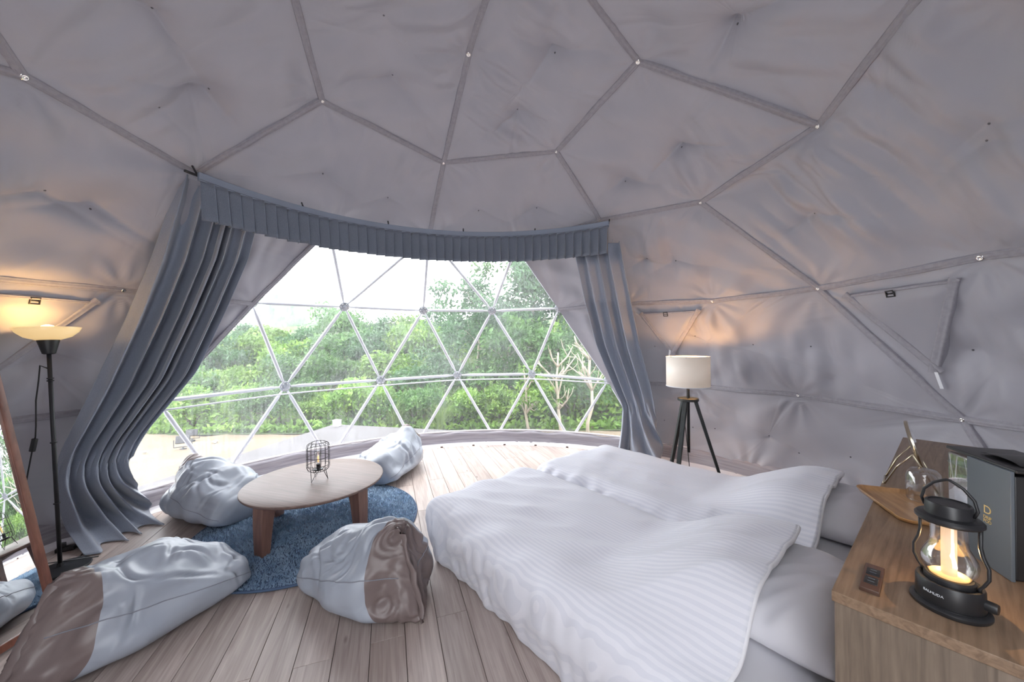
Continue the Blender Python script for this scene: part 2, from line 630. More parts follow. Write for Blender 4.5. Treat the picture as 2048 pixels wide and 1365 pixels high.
def panel(names, parent, sag=.05, dim=(), amp=.006, scale=.5, wd=None, stretch=5.0, wamp=None, nr=56, step=.028, dh=.045, cr=.38):
    PSEED[0] += 1
    sd = PSEED[0]
    bl = []
    for i, a in enumerate(names):
        b = names[(i + 1) % len(names)]
        n = max(4, int(np.linalg.norm(H[a] - H[b]) / step))
        bl.append(chord(a, b, n + 1)[:-1])
    B = np.concatenate(bl)
    cen = DC + norm((B - DC).mean(0)) * DR
    r = (np.linspace(0, 1, nr) ** .8)[:, None, None]
    X = cen + r * (B[None] - cen)
    br = np.linalg.norm(B - DC, axis=1)[None, :, None]
    rad = (1 - r ** 3) * DR + r ** 3 * br - 1.5 * sag * (1 - r ** 2.2)
    D = norm(X - DC)
    fade = (1 - r[..., 0] ** 7)
    big = SN(scale, 9, sd)
    amp, dh, sag = amp * 2.2, dh * 2.4, sag * 1.5
    disp = amp * 1.3 * big(X)
    if wd is not None:
        fold = SN(.19, 12, sd + 50, along=wd, stretch=stretch)
        mod = .45 + .55 * np.clip(SN(1.0, 6, sd + 80)(X), -1, 1)
        disp = disp + 3.2 * (wamp or amp) * fold.ridge(X) * mod
    # gathers running away from the seams and the studs
    for nme in names:
        h = H[nme]
        d = np.linalg.norm(X - h, axis=2)
        t1 = norm(cen - h)
        nn = norm(h - DC)
        t2 = np.cross(nn, t1)
        ang = np.arctan2((X - h) @ t2, (X - h) @ t1)
        disp = disp + .018 * np.exp(-d / .20) * (1 - np.exp(-d / .05)) * np.sin(11 * ang + sd)
    for q in dim:
        c = S(*q[:2])
        d = np.linalg.norm(X - c, axis=2)
        vz = np.abs((X - c)[..., 2])
        dd = np.sqrt(d ** 2 + (1.2 * vz) ** 2)
        k = q[2] if len(q) > 2 else 1.0
        hz = norm(np.cross(c - DC, [0, 0, 1.0]))
        up_ = norm(np.cross(norm(c - DC), hz))
        u_, v_ = (X - c) @ hz, (X - c) @ up_
        v_ = v_ + .35 * np.abs(u_) * np.where(up_[2] > 0, 1, -1)
        disp = disp + dh * k * (np.exp(-dd / .13) + .30 * np.exp(-d / .02) + cr * np.exp(-np.abs(v_) / .035) * np.exp(-(u_ / .30) ** 2))
    # short puckers standing off the stitched edges
    ed = (1 - r[..., 0]) * np.linalg.norm(B - cen, axis=1)[None]
    arc = np.concatenate([[0], np.cumsum(np.linalg.norm(np.diff(B, axis=0), axis=1))])
    gp_ = np.random.default_rng(sd + 300)
    puck = sum(gp_.uniform(.4, 1) * np.sin(arc * 2 * pi / wl + gp_.uniform(0, 6)) for wl in (.075, .095, .13, .19))
    gate = np.clip(np.sin(arc * 2 * pi / .9 + sd) + np.sin(arc * 2 * pi / .53 + 2 * sd), 0, 2)
    disp = disp + .008 * (puck * gate)[None] * np.exp(-ed / .13) * (1 - np.exp(-ed / .02))
    A = DC + D * (rad + (disp * fade)[..., None])
    v, f = grid(A, cv=True)
    m = len(B)
    f = [q for q in f if min(q) >= m]                     # the innermost ring is one point
    f += [(0, m + (j + 1) % m, m + j) for j in range(m)]
    o = MB().add(v, [q[::-1] for q in f]).build('liner_panel', M['liner'], parent)
    for q in dim:
        c = S(*q[:2])
        kk = np.argmin(((A - c) ** 2).sum(2))
        p = A.reshape(-1, 3)[kk]
        n = norm(DC - p)
        MB().add(*lathe([(.0015, .004), (.004, .003), (.0065, 0), (.0065, -.004)], 8, p + n * .001, n)).build('button', M['button'], parent)
    return o


def seam(a, b, parent, w=.022, sd=0):
    n = max(8, int(np.linalg.norm(H[a] - H[b]) / .02))
    C = chord(a, b, n)
    t = norm(C[-1] - C[0])
    N = norm(DC - C)
    side = norm(np.cross(t[None], N))
    wob = SN(.5, 6, sum(map(ord, a + b)) * 7 % 997)(C)[:, None] * .002
    rows = []
    for s, h in ((-1.15, -.012), (-1, .003), (-.8, .007), (-.6, .0035), (-.3, .0065), (0, .0075), (.3, .0065), (.6, .0035), (.8, .007), (1, .003), (1.15, -.012)):
        pk = .0012 * np.sin(np.arange(n) * 2.1 + s * 9)[:, None]
        rows.append(C + side * (s * w + wob) + N * (h * 1.3 + pk + .007))
    v, f = grid(np.array(rows))
    return MB().add(v, f).build('seam', M['seam'], parent)


def stud(k, parent, r=.017):
    h = H[k]
    n = norm(DC - h)
    return MB().add(*lathe([(r * 1.05, -.006), (r, .006), (r * .86, .014), (r * .5, .018), (r * .35, .016), (r * .1, .015)], 16, h + n * .004, n)).build('stud', M['chrome'], parent)


def vdir(p, q):
    return S(*q) - S(*p)


# roof
panel(['C1', 'C2', 'D1', 'E0', 'V1'], ceiling, .06, [(304, 17), (412, 187), (310, 205, .25)], .008, wd=vdir((100, 250), (600, 120)), wamp=.005)
panel(['D1', 'D2', 'E1', 'T', 'E0'], ceiling, .05, [(783, 161), (770, 25, .3)], .008, wd=vdir((640, 210), (930, 130)), wamp=.007)
panel(['D2', 'D3', 'D4', 'E2', 'T', 'E1'], ceiling, .05, [(1104, 101), (1037, 223)], .008, wd=vdir((950, 50), (1200, 250)), wamp=.006)
panel(['D4', 'C6', 'W1', 'E2'], ceiling, .05, [(1465, 46)], .006, wd=vdir((1280, 60), (1600, 60)), wamp=.004)
panel(['V2', 'C1', 'V1', 'Zb', 'C13'], ceiling, .03, nr=14, step=.08)
panel(['V1', 'E0', 'T', 'E2', 'W1', 'C7', 'C8', 'Za', 'Zm', 'Zb'], ceiling, .03, nr=16, step=.08)
# above the window
panel(['C2', 'Ca', 'C3', 'D2', 'D1'], wall_front, .03, [(647, 348, .6), (777, 396, .6)], .006, wd=vdir((700, 250), (640, 440)), wamp=.004)
panel(['D2', 'C3', 'Cb', 'C4', 'D3'], wall_front, .03, [(957, 421, .6), (1073, 416, .6)], .006, wd=vdir((1100, 320), (1120, 430)), wamp=.006)
panel(['D3', 'C4', 'C5', 'C6', 'D4'], wall_right, .045, [(1360, 291), (1247, 361)], .007, wd=vdir((1250, 160), (1420, 350)), wamp=.005)
# right hand side
panel(['C6', 'C5', 'A8', 'A9', 'A10', 'C7', 'W1'], wall_right, .05, [(1636, 421), (1990, 236, .5), (1990, 270, .5)], .012, wd=vdir((1640, 260), (1900, 480)), stretch=11, wamp=.012)
panel(['C5', 'C4', 'Cb', 'A5', 'A6', 'A7', 'A8'], wall_right, .03, [(1287, 522, .8), (1350, 521, .8)], .007, scale=.4, wd=vdir((1405, 410), (1440, 590)), wamp=.005, cr=.15)
panel(['A8', 'A7', 'A6', 'A5', 'B5', 'B6', 'B8', 'B9'], wall_right, .03, [(1508, 689, .8), (1627, 693, .7), (1309, 694, .7), (1390, 672, .4)], .006, scale=.35, wd=vdir((1640, 580), (1700, 760)), wamp=.006, cr=.12, dh=.035)
panel(['B9', 'B8', 'B6', 'B5', 'G6', 'G7', 'G8', 'G9'], wall_right, .02, [(1331, 841, .6), (1387, 855, .4), (1431, 858, .6), (1537, 876, .7), (1596, 907, .6), (1701, 916, .9)], .004, scale=.45, wd=np.array([0, 0, 1.0]), wamp=.002, cr=.05, dh=.025)
panel(['A9', 'A8', 'B9', 'B10', 'A10'], wall_right, .03, [(1945, 700, .8), (1800, 760, .3)], .006, scale=.4, wd=vdir((1850, 560), (1980, 760)), wamp=.006, cr=.1, dh=.03)
panel(['B10', 'B9', 'G9', 'G10'], wall_right, .02)
panel(['C8', 'C7', 'A10', 'A11'], wall_right, .03, nr=12, step=.08)
panel(['A11', 'A10', 'B10', 'B11'], wall_right, .03, nr=12, step=.08)
panel(['B11', 'B10', 'G10', 'G11'], wall_right, .02, nr=12, step=.08)
# left hand side
panel(['C2', 'C1', 'V2', 'Am', 'A0', 'A1', 'Ca'], wall_left, .04, [(88, 388), (190, 416)], .010, wd=vdir((120, 330), (60, 560)), wamp=.005)
panel(['A1', 'A0', 'Am', 'Bn', 'Bm', 'B0'], wall_left, .03, [(115, 708, .6)], .008, scale=.4, wd=np.array([0, 0, 1.0]), wamp=.006)
panel(['B0', 'Bm', 'Bn', 'Gm', 'G0'], wall_left, .02, (), .008)
panel(['Am', 'V2', 'C13', 'An'], wall_left, .03, nr=12, step=.08)
panel(['Bn', 'Am', 'An', 'Bo'], wall_left, .03, nr=12, step=.08)
panel(['Gm', 'Bn', 'Bo', 'Gn'], wall_left, .02, nr=12, step=.08)
# the unseen back of the dome, its assumed entrance gap left to admit light
for q in (['An', 'C13', 'Zb', 'Ao'], ['C8', 'A11', 'Ap', 'Za'], ['Bo', 'An', 'Ao', 'Bq'], ['A11', 'B11', 'Br', 'Ap'], ['Gn', 'Bo', 'Bq', 'Gq'], ['B11', 'G11', 'Gr', 'Br']):
    panel(q, wall_back, .02, nr=10, step=.1)
for pair in (('Zb', 'Ao'), ('Ao', 'Bq'), ('Bq', 'Gq'), ('Za', 'Ap'), ('Ap', 'Br'), ('Br', 'Gr'), ('Za', 'Zm'), ('Zm', 'Zb')):
    MB().add(*tube(chord(*pair, 3), .02, 10)).build('strut', M['steel'], wall_back)

for par, prs in ((ceiling, 'C1-C2 C1-V1 C1-V2 D1-C2 D1-E0 D1-D2 D2-E1 E1-T D2-D3 D3-D4 D4-E2 D4-C6 C6-W1'),
                 (wall_front, 'D2-C3 D3-C4 C2-Ca Ca-C3 C3-Cb Cb-C4'),
                 (wall_right, 'C6-C5 C5-C4 C5-A8 A5-A6 A6-A7 A7-A8 A8-A9 A9-A10 A8-B9 B5-B6 B6-B8 B8-B9 B9-B10 B9-G9'),
                 (wall_left, 'A0-Am A0-A1 A1-Ca A1-B0 Bm-B0 Bm-Bn')):
    for p in prs.split():
        seam(*p.split('-'), par)
for par, ks in ((ceiling, 'C1 D1 D2 D3 D4 E1 C6'), (wall_right, 'C4 C5 A8 A9 A7 A6 B8 B9'), (wall_left, 'A0')):
    for k in ks.split():
        stud(k, par, .021 if k in ('C1', 'D4', 'E1', 'A9') else .016)


# vent flaps sewn on the wall
def flap(p1, p2, p3, parent, buckle, tags, dr=-.055):
    a, b, c = [S(*p, dr) for p in (p1, p2, p3)]
    n = 26
    nn = norm(DC - (a + b + c) / 3)
    wr = SN(.3, 8, abs(int(p1[0])) + 5)
    V, F, idx = [], [], {}
    for i in range(n + 1):
        for j in range(n + 1 - i):
            u, v = i / n, j / n
            w = 1 - u - v
            p = a * w + b * u + c * v
            e = min(u, v, w)
            p = p + nn * (.018 * min(1, e * 8) + .008 * wr(p) * min(1, e * 6))
            idx[i, j] = len(V)
            V.append(p)
    for i in range(n):
        for j in range(n - i):
            F.append((idx[i, j], idx[i + 1, j], idx[i, j + 1]))
            if i + j < n - 1:
                F.append((idx[i + 1, j], idx[i + 1, j + 1], idx[i, j + 1]))
    rim = [idx[i, 0] for i in range(n + 1)] + [idx[n - j, j] for j in range(1, n + 1)] + [idx[0, j] for j in range(n - 1, 0, -1)]
    base = len(V)
    for q in rim:
        V.append(V[q] - nn * .045)
    for i in range(len(rim)):
        j = (i + 1) % len(rim)
        F.append((rim[i], rim[j], base + j, base + i))
    fl = MB().add(V, F).build('vent_flap', M['liner'], parent, sharp=50)
    for (s, e), w in (((a, b), .008), ((b, c), .022), ((a, c), .022)):
        C = chord(s, e, 30)
        t = norm(e - s)
        sd = np.cross(t, nn)
        mid = (a + b + c) / 3
        if (mid - s) @ sd < 0:
            sd = -sd
        rows = [C + sd * (w * k2) + nn * h for k2, h in ((-.1, -.004), (0, .010), (.35, .013), (.6, .010), (1, .012), (1.5, .016), (2, .015), (2.1, .002))]
        MB().add(*grid(np.array(rows))).build('edge_tape', M['seam'], fl)
    if buckle:
        p = S(*buckle, dr - .03)
        ax = np.stack([norm(b - a), norm(np.cross(nn, b - a)), nn])
        ring = np.array([(-1, -1), (-.9, 1), (.9, 1), (1, -1)]) * np.array([.022, .02])
        pts = [p + ax[0] * x + ax[1] * y for x, y in ring]
        MB().add(*tube(pts, .006, 6, closed=True)).add(*tube([p - ax[0] * .02, p + ax[0] * .02], .005, 6)).build('buckle', M['black'], fl)
        MB().add(*rbox((.014, .016, .002), .001, p - nn * .006, ax)).build('webbing', M['seam'], fl)
    if tags:
        q0, q1 = S(*tags[0], dr - .02), S(*tags[1], dr - .015)
        t = norm(q1 - q0)
        ax = np.stack([t, norm(np.cross(nn, t)), nn])
        MB().add(*rbox((np.linalg.norm(q1 - q0) / 2, .009, .0015), .001, (q0 + q1) / 2, ax)).build('pull_tab', M['tagwhite'], fl)
    return fl


flap((1686, 592), (1921, 557), (1877, 748), wall_right, (1780, 588), ((1872, 745), (1884, 778)))
flap((1279, 628), (1402, 621), (1347, 714), wall_right, (1331, 629), ((1340, 700), (1338, 715)))
flap((-120, 578), (200, 604), (-45, 772), wall_left, (70, 602), ((-4, 756), (4, 806)))

# ------------------------------------------------------------------ window: tubes, hubs, clear film
window = struct(empty('window_1'))
OUT = .035


def out(k):
    return H[k] + norm(H[k] - DC) * OUT


up_rows = 'A1-A2-Ca Ca-A2-C3 A2-A3-C3 A3-A4-C3 A4-Cb-C3 A4-A5-Cb'
mid_rows = 'A1-B0-B1 A1-B1-A2 A2-B1-B2 A2-B2-A3 A3-B2-B3 A3-B3-A4 A4-B3-B4 A4-B4-A5 A5-B4-B5'
low_rows = 'B0-G0-G1 B0-G1-B1 B1-G1-G2 B1-G2-B2 B2-G2-G3 B2-G3-B3 B3-G3-G4 B3-G4-B4 B4-G4-G5 B4-G5-B5 B5-G5-G6'
edges = set()
for tr in (up_rows + ' ' + mid_rows + ' ' + low_rows).split():
    k = tr.split('-')
    pts = [out(q) + norm(H[q] - DC) * .03 for q in k]
    MB().add(pts, [(0, 1, 2)]).build('pane', M['vinyl'], window, smooth=False)
    for i in range(3):
        edges.add(tuple(sorted((k[i], k[(i + 1) % 3]))))
for a_, b_ in sorted(edges):
    if a_[0] == 'G' and b_[0] == 'G':
        continue
    A_, B_ = out(a_), out(b_)
    t = norm(B_ - A_)
    L_ = np.linalg.norm(B_ - A_)
    c0, c1 = A_ + t * .055, B_ - t * .055
    # tube with flattened ends bolted to the hub
    MB().add(*tube([c0, c0 + t * .05, c0 + t * .08, c1 - t * .08, c1 - t * .05, c1], [.010, .012, .018, .018, .012, .010], 10)).build('strut', M['steel'], window)
for k in 'A1 A2 A3 A4 A5 B0 B1 B2 B3 B4 B5'.split():
    n = norm(DC - H[k])
    p = out(k)
    mb = MB().add(*lathe([(.052, -.008), (.055, -.004), (.055, .004), (.05, .008), (.02, .009), (.018, .02), (.010, .024)], 20, p, n))
    hb = mb.build('hub_plate', M['steelgrey'], window, sharp=40)
    t1 = norm(np.cross(n, [0, 0, 1.0]))
    t2 = np.cross(n, t1)
    for i in range(6):
        an = i * pi / 3 + pi / 6 * 0
        q = p + (t1 * cos(an) + t2 * sin(an)) * .037 + n * .008
        MB().add(*lathe([(.007, 0), (.007, .007), (.004, .009)], 6, q, n)).build('bolt', M['chrome'], hb)
rl = np.array([out(k) + norm(DC - H[k]) * .03 + np.array([0, 0, dz]) for k, dz in (('B0', -.075), ('B1', -.07), ('B2', -.062), ('B3', -.055), ('B4', -.052), ('B5', -.035))])
tt = np.linspace(0, 5, 61)
rail = np.stack([np.interp(tt, range(6), rl[:, i]) for i in range(3)], 1)
for _ in range(14):
    rail[1:-1] = .25 * rail[:-2] + .5 * rail[1:-1] + .25 * rail[2:]
MB().add(*tube(rail, .008, 8)).build('hem_rail', M['steel'], window)
base = np.array([P(az, -9.2, .05) for az in np.linspace(-80, 40, 60)])
base[:, 2] = .02
MB().add(*tube(base, .02, 8)).build('base_tube', M['steel'], window)

# ------------------------------------------------------------------ skirt strip round the foot of the wall
def ring(rad, z, a0=-136, a1=136, n=240):
    A = np.radians(np.linspace(a0, a1, n))
    return np.stack([DC[0] + rad * np.sin(A), DC[1] + rad * np.cos(A), np.full(n, z)], 1)


skirt = struct(empty('baseboard_front'))
wob = SN(.5, 8, 3)
rows = []
for rad, z in ((3.125, .165), (3.105, .16), (3.085, .13), (3.09, .10), (3.082, .07), (3.075, .04), (3.06, .014)):
    R_ = ring(rad, z)
    d = norm(R_ - DC * [1, 1, 0])
    rows.append(R_ + np.stack([0 * R_[:, 0], 0 * R_[:, 0], .010 * wob(R_) * (z > .12)], 1))
MB().add(*grid(np.array(rows))).build('skirt_strip', M['pvc'], skirt)
rows = [ring(3.066, .03), ring(3.05, .014), ring(3.02, .006), ring(2.992, .004), ring(2.99, .0005)]
rows = [r + wob(r * 2.3)[:, None] * np.array([.006, .006, 0]) for r in rows]
MB().add(*grid(np.array(rows))).build('hem', M['hem'], skirt)
for az in np.linspace(-62, 34, 13):
    c = DC * [1, 1, 0] + np.array([sin(radians(az)), cos(radians(az)), 0]) * 2.99
    ax = np.stack([[cos(radians(az)), -sin(radians(az)), 0], [sin(radians(az)), cos(radians(az)), 0], [0, 0, 1.0]])
    MB().add(*rbox((.016, .008, .007), .003, c + [0, 0, .008], ax)).build('hem_clip', M['outlet'], skirt)
MB().add(*tube(ring(3.12, .172, -80, 45, 120), .012, 6)).build('skirt_cord', M['hem'], skirt)

# ------------------------------------------------------------------ valance and curtains
VZ, VR = 2.62, 2.17


def varc(az, z, r=VR):
    a = radians(az)
    return np.array([DC[0] + r * sin(a), DC[1] + r * cos(a), z])


VA0, VA1, NP = -70.6, 33.5, 44
val = tag(empty('valance', varc(-19, VZ)), 'slate blue pleated valance curving over the top of the window', 'valance')
vloc = varc(-19, VZ)


def vrad(az):
    return VR + .05 * ((az + 19) / 52) - .02


azs, offs, lift = [], [], []
for k in range(NP):
    g = RG.uniform(-.1, .1)
    for fr, of in ((.02, .0), (.3, .008), (.6, .014), (.9, .019), (.985, .021), (1.0, .002)):
        azs.append(VA0 + (VA1 - VA0) * (k + fr) / NP)
        offs.append(of * (1 + g))
        lift.append(RG.uniform(-.004, .004) if fr < .05 else lift[-1])
azs, offs, lift = np.array(azs), np.array(offs), np.array(lift)
rows = []
for t in np.linspace(0, 1, 9):
    z = VZ - .055 - .285 * t
    rows.append([varc(a, z + (lf * t), vrad(a) - of * 2.0 * (.35 + .65 * t) - .012 * t) - vloc for a, of, lf in zip(azs, offs, lift)])
ps = MB().add(*grid(np.array(rows))).build('pleated_skirt', M['valance'], val, sharp=35)
sm = ps.modifiers.new('thick', 'SOLIDIFY')
sm.thickness = .003
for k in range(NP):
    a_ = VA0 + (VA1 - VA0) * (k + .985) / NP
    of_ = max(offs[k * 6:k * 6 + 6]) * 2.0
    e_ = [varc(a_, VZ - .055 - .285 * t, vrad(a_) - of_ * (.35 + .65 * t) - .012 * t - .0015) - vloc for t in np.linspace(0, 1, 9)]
    MB().add(*tube(np.array(e_), .0021, 5)).build('pleat_highlight', M['vband'], val)  # pale tubes added to show light catching each fold edge
ba = np.linspace(VA0 - .3, VA1 + .3, 120)
rows = [[varc(a, VZ + dz, vrad(a) + dr) - vloc for a in ba] for dz, dr in ((-.062, .004), (-.06, -.010), (-.056, -.012), (-.03, -.010), (-.004, -.012), (0, -.008), (0, .006), (-.062, .006))]
MB().add(*grid(np.array(rows), cu=True)).build('header_band', M['vband'], val, sharp=40)
pts = [varc(a, VZ - .052, vrad(a) - .014) - vloc for a in ba]
MB().add(*tube(pts, .0028, 5)).build('piping', M['valance'], val)
pts = [varc(a, VZ - .02, vrad(a) + .02) - vloc for a in np.linspace(VA0 - 2.2, VA1 + .2, 80)]
MB().add(*tube(pts, .010, 8)).build('track', M['black'], val)
for az in np.linspace(VA0, VA1, 6):
    p = varc(az, VZ - .02, vrad(az) + .02) - vloc
    q = varc(az, VZ + .06, vrad(az) + .08) - vloc
    MB().add(*tube([p, q], .007, 6)).build('bracket', M['black'], val)


def smooth_rows(rows, n):
    t0 = np.array([r[0] for r in rows])
    T_ = np.linspace(0, 1, n)
    out_ = []
    for k in (1, 2):
        A = np.array([r[k] for r in rows])
        Q = np.stack([np.interp(T_, t0, A[:, i]) for i in range(3)], 1)
        for _ in range(5):
            Q[1:-1] = .25 * Q[:-2] + .5 * Q[1:-1] + .25 * Q[2:]
        out_.append(Q)
    return T_, out_[0], out_[1]


def curtain(name, label, rows, npl, amp_fn, seed, bulge=0.0, tie=.8, ns=None, nt=130, wide=False):
    T_, Lp, Rp = smooth_rows(rows, nt)
    ns = ns or npl * 22
    s = np.linspace(0, 1, ns)
    g = np.random.default_rng(seed)
    ph = g.uniform(0, 6.28, 4)
    # uneven pleat spacing
    ww = 1 + .25 * np.sin(2 * pi * s * 2.3 + ph[0]) + .15 * np.sin(2 * pi * s * 5.1 + ph[1])
    ww = ww * (.30 + .70 * np.clip(s / .5, 0, 1) ** 1.2) if wide else ww
    sw = np.concatenate([[0], np.cumsum(ww)[:-1]])
    sw = sw / sw[-1]
    A = np.zeros((nt, ns, 3))
    for i, t in enumerate(T_):
        base_ = Lp[i] + (Rp[i] - Lp[i]) * s[:, None]
        nrm = DC * [1, 1, 0] - base_ * [1, 1, 0]
        nrm = norm(nrm)
        along = norm(Rp[i] - Lp[i])
        am = amp_fn(t)
        drift = .5 * np.sin(3 * t + ph[2] + 4 * s) * (.4 + t)
        if t > tie:
            drift = drift + (t - tie) * 2.4 * np.sin(9 * s + ph[3])
        p_ = 2 * pi * npl * sw * (1 - .42 * max(0, t - tie) / (1 - tie)) + drift
        wv = np.sin(p_) + .13 * np.sin(2 * p_ + 1 + 2 * t) + .22 * np.sin(.5 * p_ + ph[1])
        lat = (.35 if t < tie else .2) * np.cos(p_ + .6)
        kink = .012 * math.exp(-((t - tie) / .03) ** 2) * np.sin(3.1 * p_ + 20 * t)
        A[i] = base_ + nrm * ((am * wv + kink)[:, None]) + along * (am * lat)[:, None] + nrm * bulge * sin(pi * min(t / tie, 1))
    A[:, :, 2] = np.maximum(A[:, :, 2], .008)
    o = empty(name, (*A[-1].mean(0)[:2], 0))
    tag(o, label, 'curtain')
    A = A - np.array(o.location)
    c = MB().add(*grid(A)).build('drape', M['curtain'], o)
    md = c.modifiers.new('thick', 'SOLIDIFY')
    md.thickness = .004
    # heading tape along the top and hooks
    top = A[0]
    rows_ = [top + [0, 0, .002], top + [0, 0, -.03]]
    for j in range(ns // (2 * npl), ns, ns // npl):
        q = A[0][j]
        MB().add(*tube([q + [0, 0, -.015], q + [0, 0, .02], q + [0, 0, .035]], .003, 5)).build('hook', M['steelgrey'], o)
    return o, A + np.array(o.location)


tl, tr_ = varc(-78, VZ - .045, VR + .0), varc(-57.5, VZ - .045, VR - .01)
lrows = [(0, aty(352, 342, 2.62), aty(508, 436, 2.92)),
         (.08, aty(338, 392, 2.62), aty(507, 455, 2.95)),
         (.24, S(296, 520, -.16), S(490, 520, -.2)),
         (.40, S(243, 650, -.16), S(447, 620, -.2)),
         (.58, S(176, 790, -.16), S(388, 745, -.2)),
         (.74, S(119, 905, -.18), S(292, 862, -.22)),
         (.80, S(108, 945, -.2), S(262, 915, -.24)),
         (.85, S(106, 985, -.22), S(260, 955, -.24)),
         (.93, onz(128, 1062, .10), onz(296, 1000, .12)),
         (1.0, onz(164, 1116, .0), onz(320, 1046, .0))]
cl, CLP = curtain('curtain', 'long blue grey curtain drawn to the left of the window behind the floor lamp', lrows, 6,
                  lambda t: .058 + .025 * sin(pi * min(t / .8, 1)) - .030 * math.exp(-((t - .8) / .06) ** 2) + .022 * max(0, t - .84) / .16, 5, tie=.8, wide=True)
rrows = [(0, aty(1146, 500, 3.93), aty(1238, 484, 3.68)),
         (.10, aty(1152, 530, 3.9), aty(1244, 520, 3.68)),
         (.3, S(1166, 600, -.16), S(1262, 610, -.2)),
         (.5, S(1190, 690, -.16), S(1280, 700, -.2)),
         (.66, S(1225, 770, -.16), S(1300, 775, -.2)),
         (.76, S(1245, 815, -.18), S(1310, 825, -.2)),
         (.88, S(1242, 860, -.2), S(1318, 870, -.2)),
         (1.0, onz(1234, 908, .0), onz(1326, 930, .0))]
cr, CRP = curtain('curtain', 'blue grey curtain gathered at the right of the window behind the beds', rrows, 4,
                  lambda t: .042 + .012 * sin(pi * min(t / .76, 1)) - .020 * math.exp(-((t - .76) / .06) ** 2) + .02 * max(0, t - .8) / .2, 9, tie=.76)


def tie(o, A, t):
    i = int(t * (A.shape[0] - 1))
    row = A[i]
    c = row.mean(0)
    p0, p1 = row[0], row[-1]
    d = norm(p1 - p0)
    nn = norm(DC * [1, 1, 0] - c * [1, 1, 0])
    hw = np.linalg.norm(p1 - p0) / 2 + .02
    return c, d, nn, hw


# ------------------------------------------------------------------ round table, rug, cage lamp
rug = tag(empty('rug', (-1.556, 2.787, 0)), 'round shaggy denim blue rug under the low table', 'rug')
RR = .774
MB().add(*lathe([(RR, .001), (RR, .008), (RR - .004, .011), (.3, .011)], 96)).build('backing', M['bluecloth'], rug, sharp=40)
a = np.linspace(0, 2 * pi, 128, endpoint=False)
MB().add(*tube(np.stack([RR * np.cos(a), RR * np.sin(a), np.full(128, .009)], 1), .0075, 6, closed=True)).build('bound_edge', M['bluecloth'], rug)
NT = 26000
rr = np.sqrt(NR.uniform(0, 1, NT)) * (RR - .008)
th = NR.uniform(0, 2 * pi, NT)
bx, by = rr * np.cos(th), rr * np.sin(th)
hh = NR.uniform(.012, .020, NT)
clump = SN(.05, 8, 21)
cp = np.stack([bx, by, 0 * bx], 1)
la = 2.6 * clump(cp) + NR.normal(0, .5, NT)
ln = NR.uniform(.004, .013, NT)
tipx, tipy = bx + ln * np.cos(la), by + ln * np.sin(la)
V = np.zeros((NT, 4, 3))
for i in range(3):
    an = NR.uniform(0, .6, NT) + i * 2 * pi / 3
    V[:, i, 0] = bx + .0042 * np.cos(an)
    V[:, i, 1] = by + .0042 * np.sin(an)
    V[:, i, 2] = .009
V[:, 3] = np.stack([tipx, tipy, .009 + hh], 1)
F = []
for i in range(NT):
    b_ = i * 4
    F += [(b_, b_ + 1, b_ + 3), (b_ + 1, b_ + 2, b_ + 3), (b_ + 2, b_, b_ + 3)]
MB().add(V, F).build('pile', M['rug'], rug, smooth=True, kind='stuff')

table = tag(empty('low_table', (-1.512, 2.761, 0.012), radians(-20)), 'round low walnut table with four tapered legs standing on the blue rug', 'table')
TZ = .348
MB().add(*lathe([(.02, TZ - .022), (.470, TZ - .022), (.478, TZ - .018), (.482, TZ - .010), (.481, TZ - .003), (.476, TZ), (.3, TZ), (.02, TZ)], 96)).build('tabletop', M['walnut'], table, sharp=40)
for i in range(4):
    an = radians(-110 + 20 + 90 * i) + pi / 2 * 0
    d = np.array([cos(an), sin(an), 0])
    t = np.array([-sin(an), cos(an), 0])
    sec = []
    for z, r0, r1, hw in ((0, .395, .448, .034), (.004, .392, .450, .036), (.10, .385, .452, .041), (.22, .372, .452, .045), (TZ - .022, .345, .448, .047)):
        sec.append([d * r0 - t * hw + [0, 0, z], d * r1 - t * hw + [0, 0, z], d * r1 + t * hw + [0, 0, z], d * r0 + t * hw + [0, 0, z]])
    v, f = grid(np.array(sec), cv=True)
    f += [(0, 1, 2, 3), (19, 18, 17, 16)]
    leg = MB().add(v, f).build('leg', M['walnutleg'], table, smooth=False)
    bv = leg.modifiers.new('bevel', 'BEVEL')
    bv.width = .006
    bv.segments = 2
for an in (radians(-45 + 45 + 0), radians(90)):
    d = np.array([cos(an), sin(an), 0])
    MB().add(*rbox((.345, .014, .017), .003, (0, 0, TZ - .04), np.stack([d, [-d[1], d[0], 0], [0, 0, 1]]))).build('cross_rail', M['walnutleg'], table, sharp=40)

cage = tag(empty('cage_lamp', (-1.486, 2.742, TZ + .012)), 'small black wire cage lamp with bare bulb on the low table', 'lamp')
CR0 = .078
Z0, Z1 = .072, .285
prof = [(.052, Z0), (CR0 * .92, Z0 + .010), (CR0, Z0 + .03), (CR0, Z1 - .035), (CR0 * .93, Z1 - .012), (.050, Z1)]
for i in range(14):
    an = i * 2 * pi / 14
    MB().add(*tube([(r * cos(an), r * sin(an), z) for r, z in prof], .0018, 5)).build('cage_wire', M['wire'], cage)
aa = np.linspace(0, 2 * pi, 32, endpoint=False)
for r, z in ((.050, Z1), (CR0, Z1 - .05), (CR0, .175), (CR0, .115), (.052, Z0)):
    MB().add(*tube(np.stack([r * np.cos(aa), r * np.sin(aa), np.full(32, z)], 1), .0022, 5, closed=True)).build('cage_ring', M['wire'], cage)
for i in range(3):
    an = radians(-105 + 120 * i)
    foot = np.array([.066 * cos(an), .066 * sin(an), .002])
    A_ = [(.052 * cos(an + q), .052 * sin(an + q), Z0) for q in (-.55, .55)]
    MB().add(*tube([A_[0], foot, A_[1]], .0024, 6)).build('hairpin_leg', M['wire'], cage)
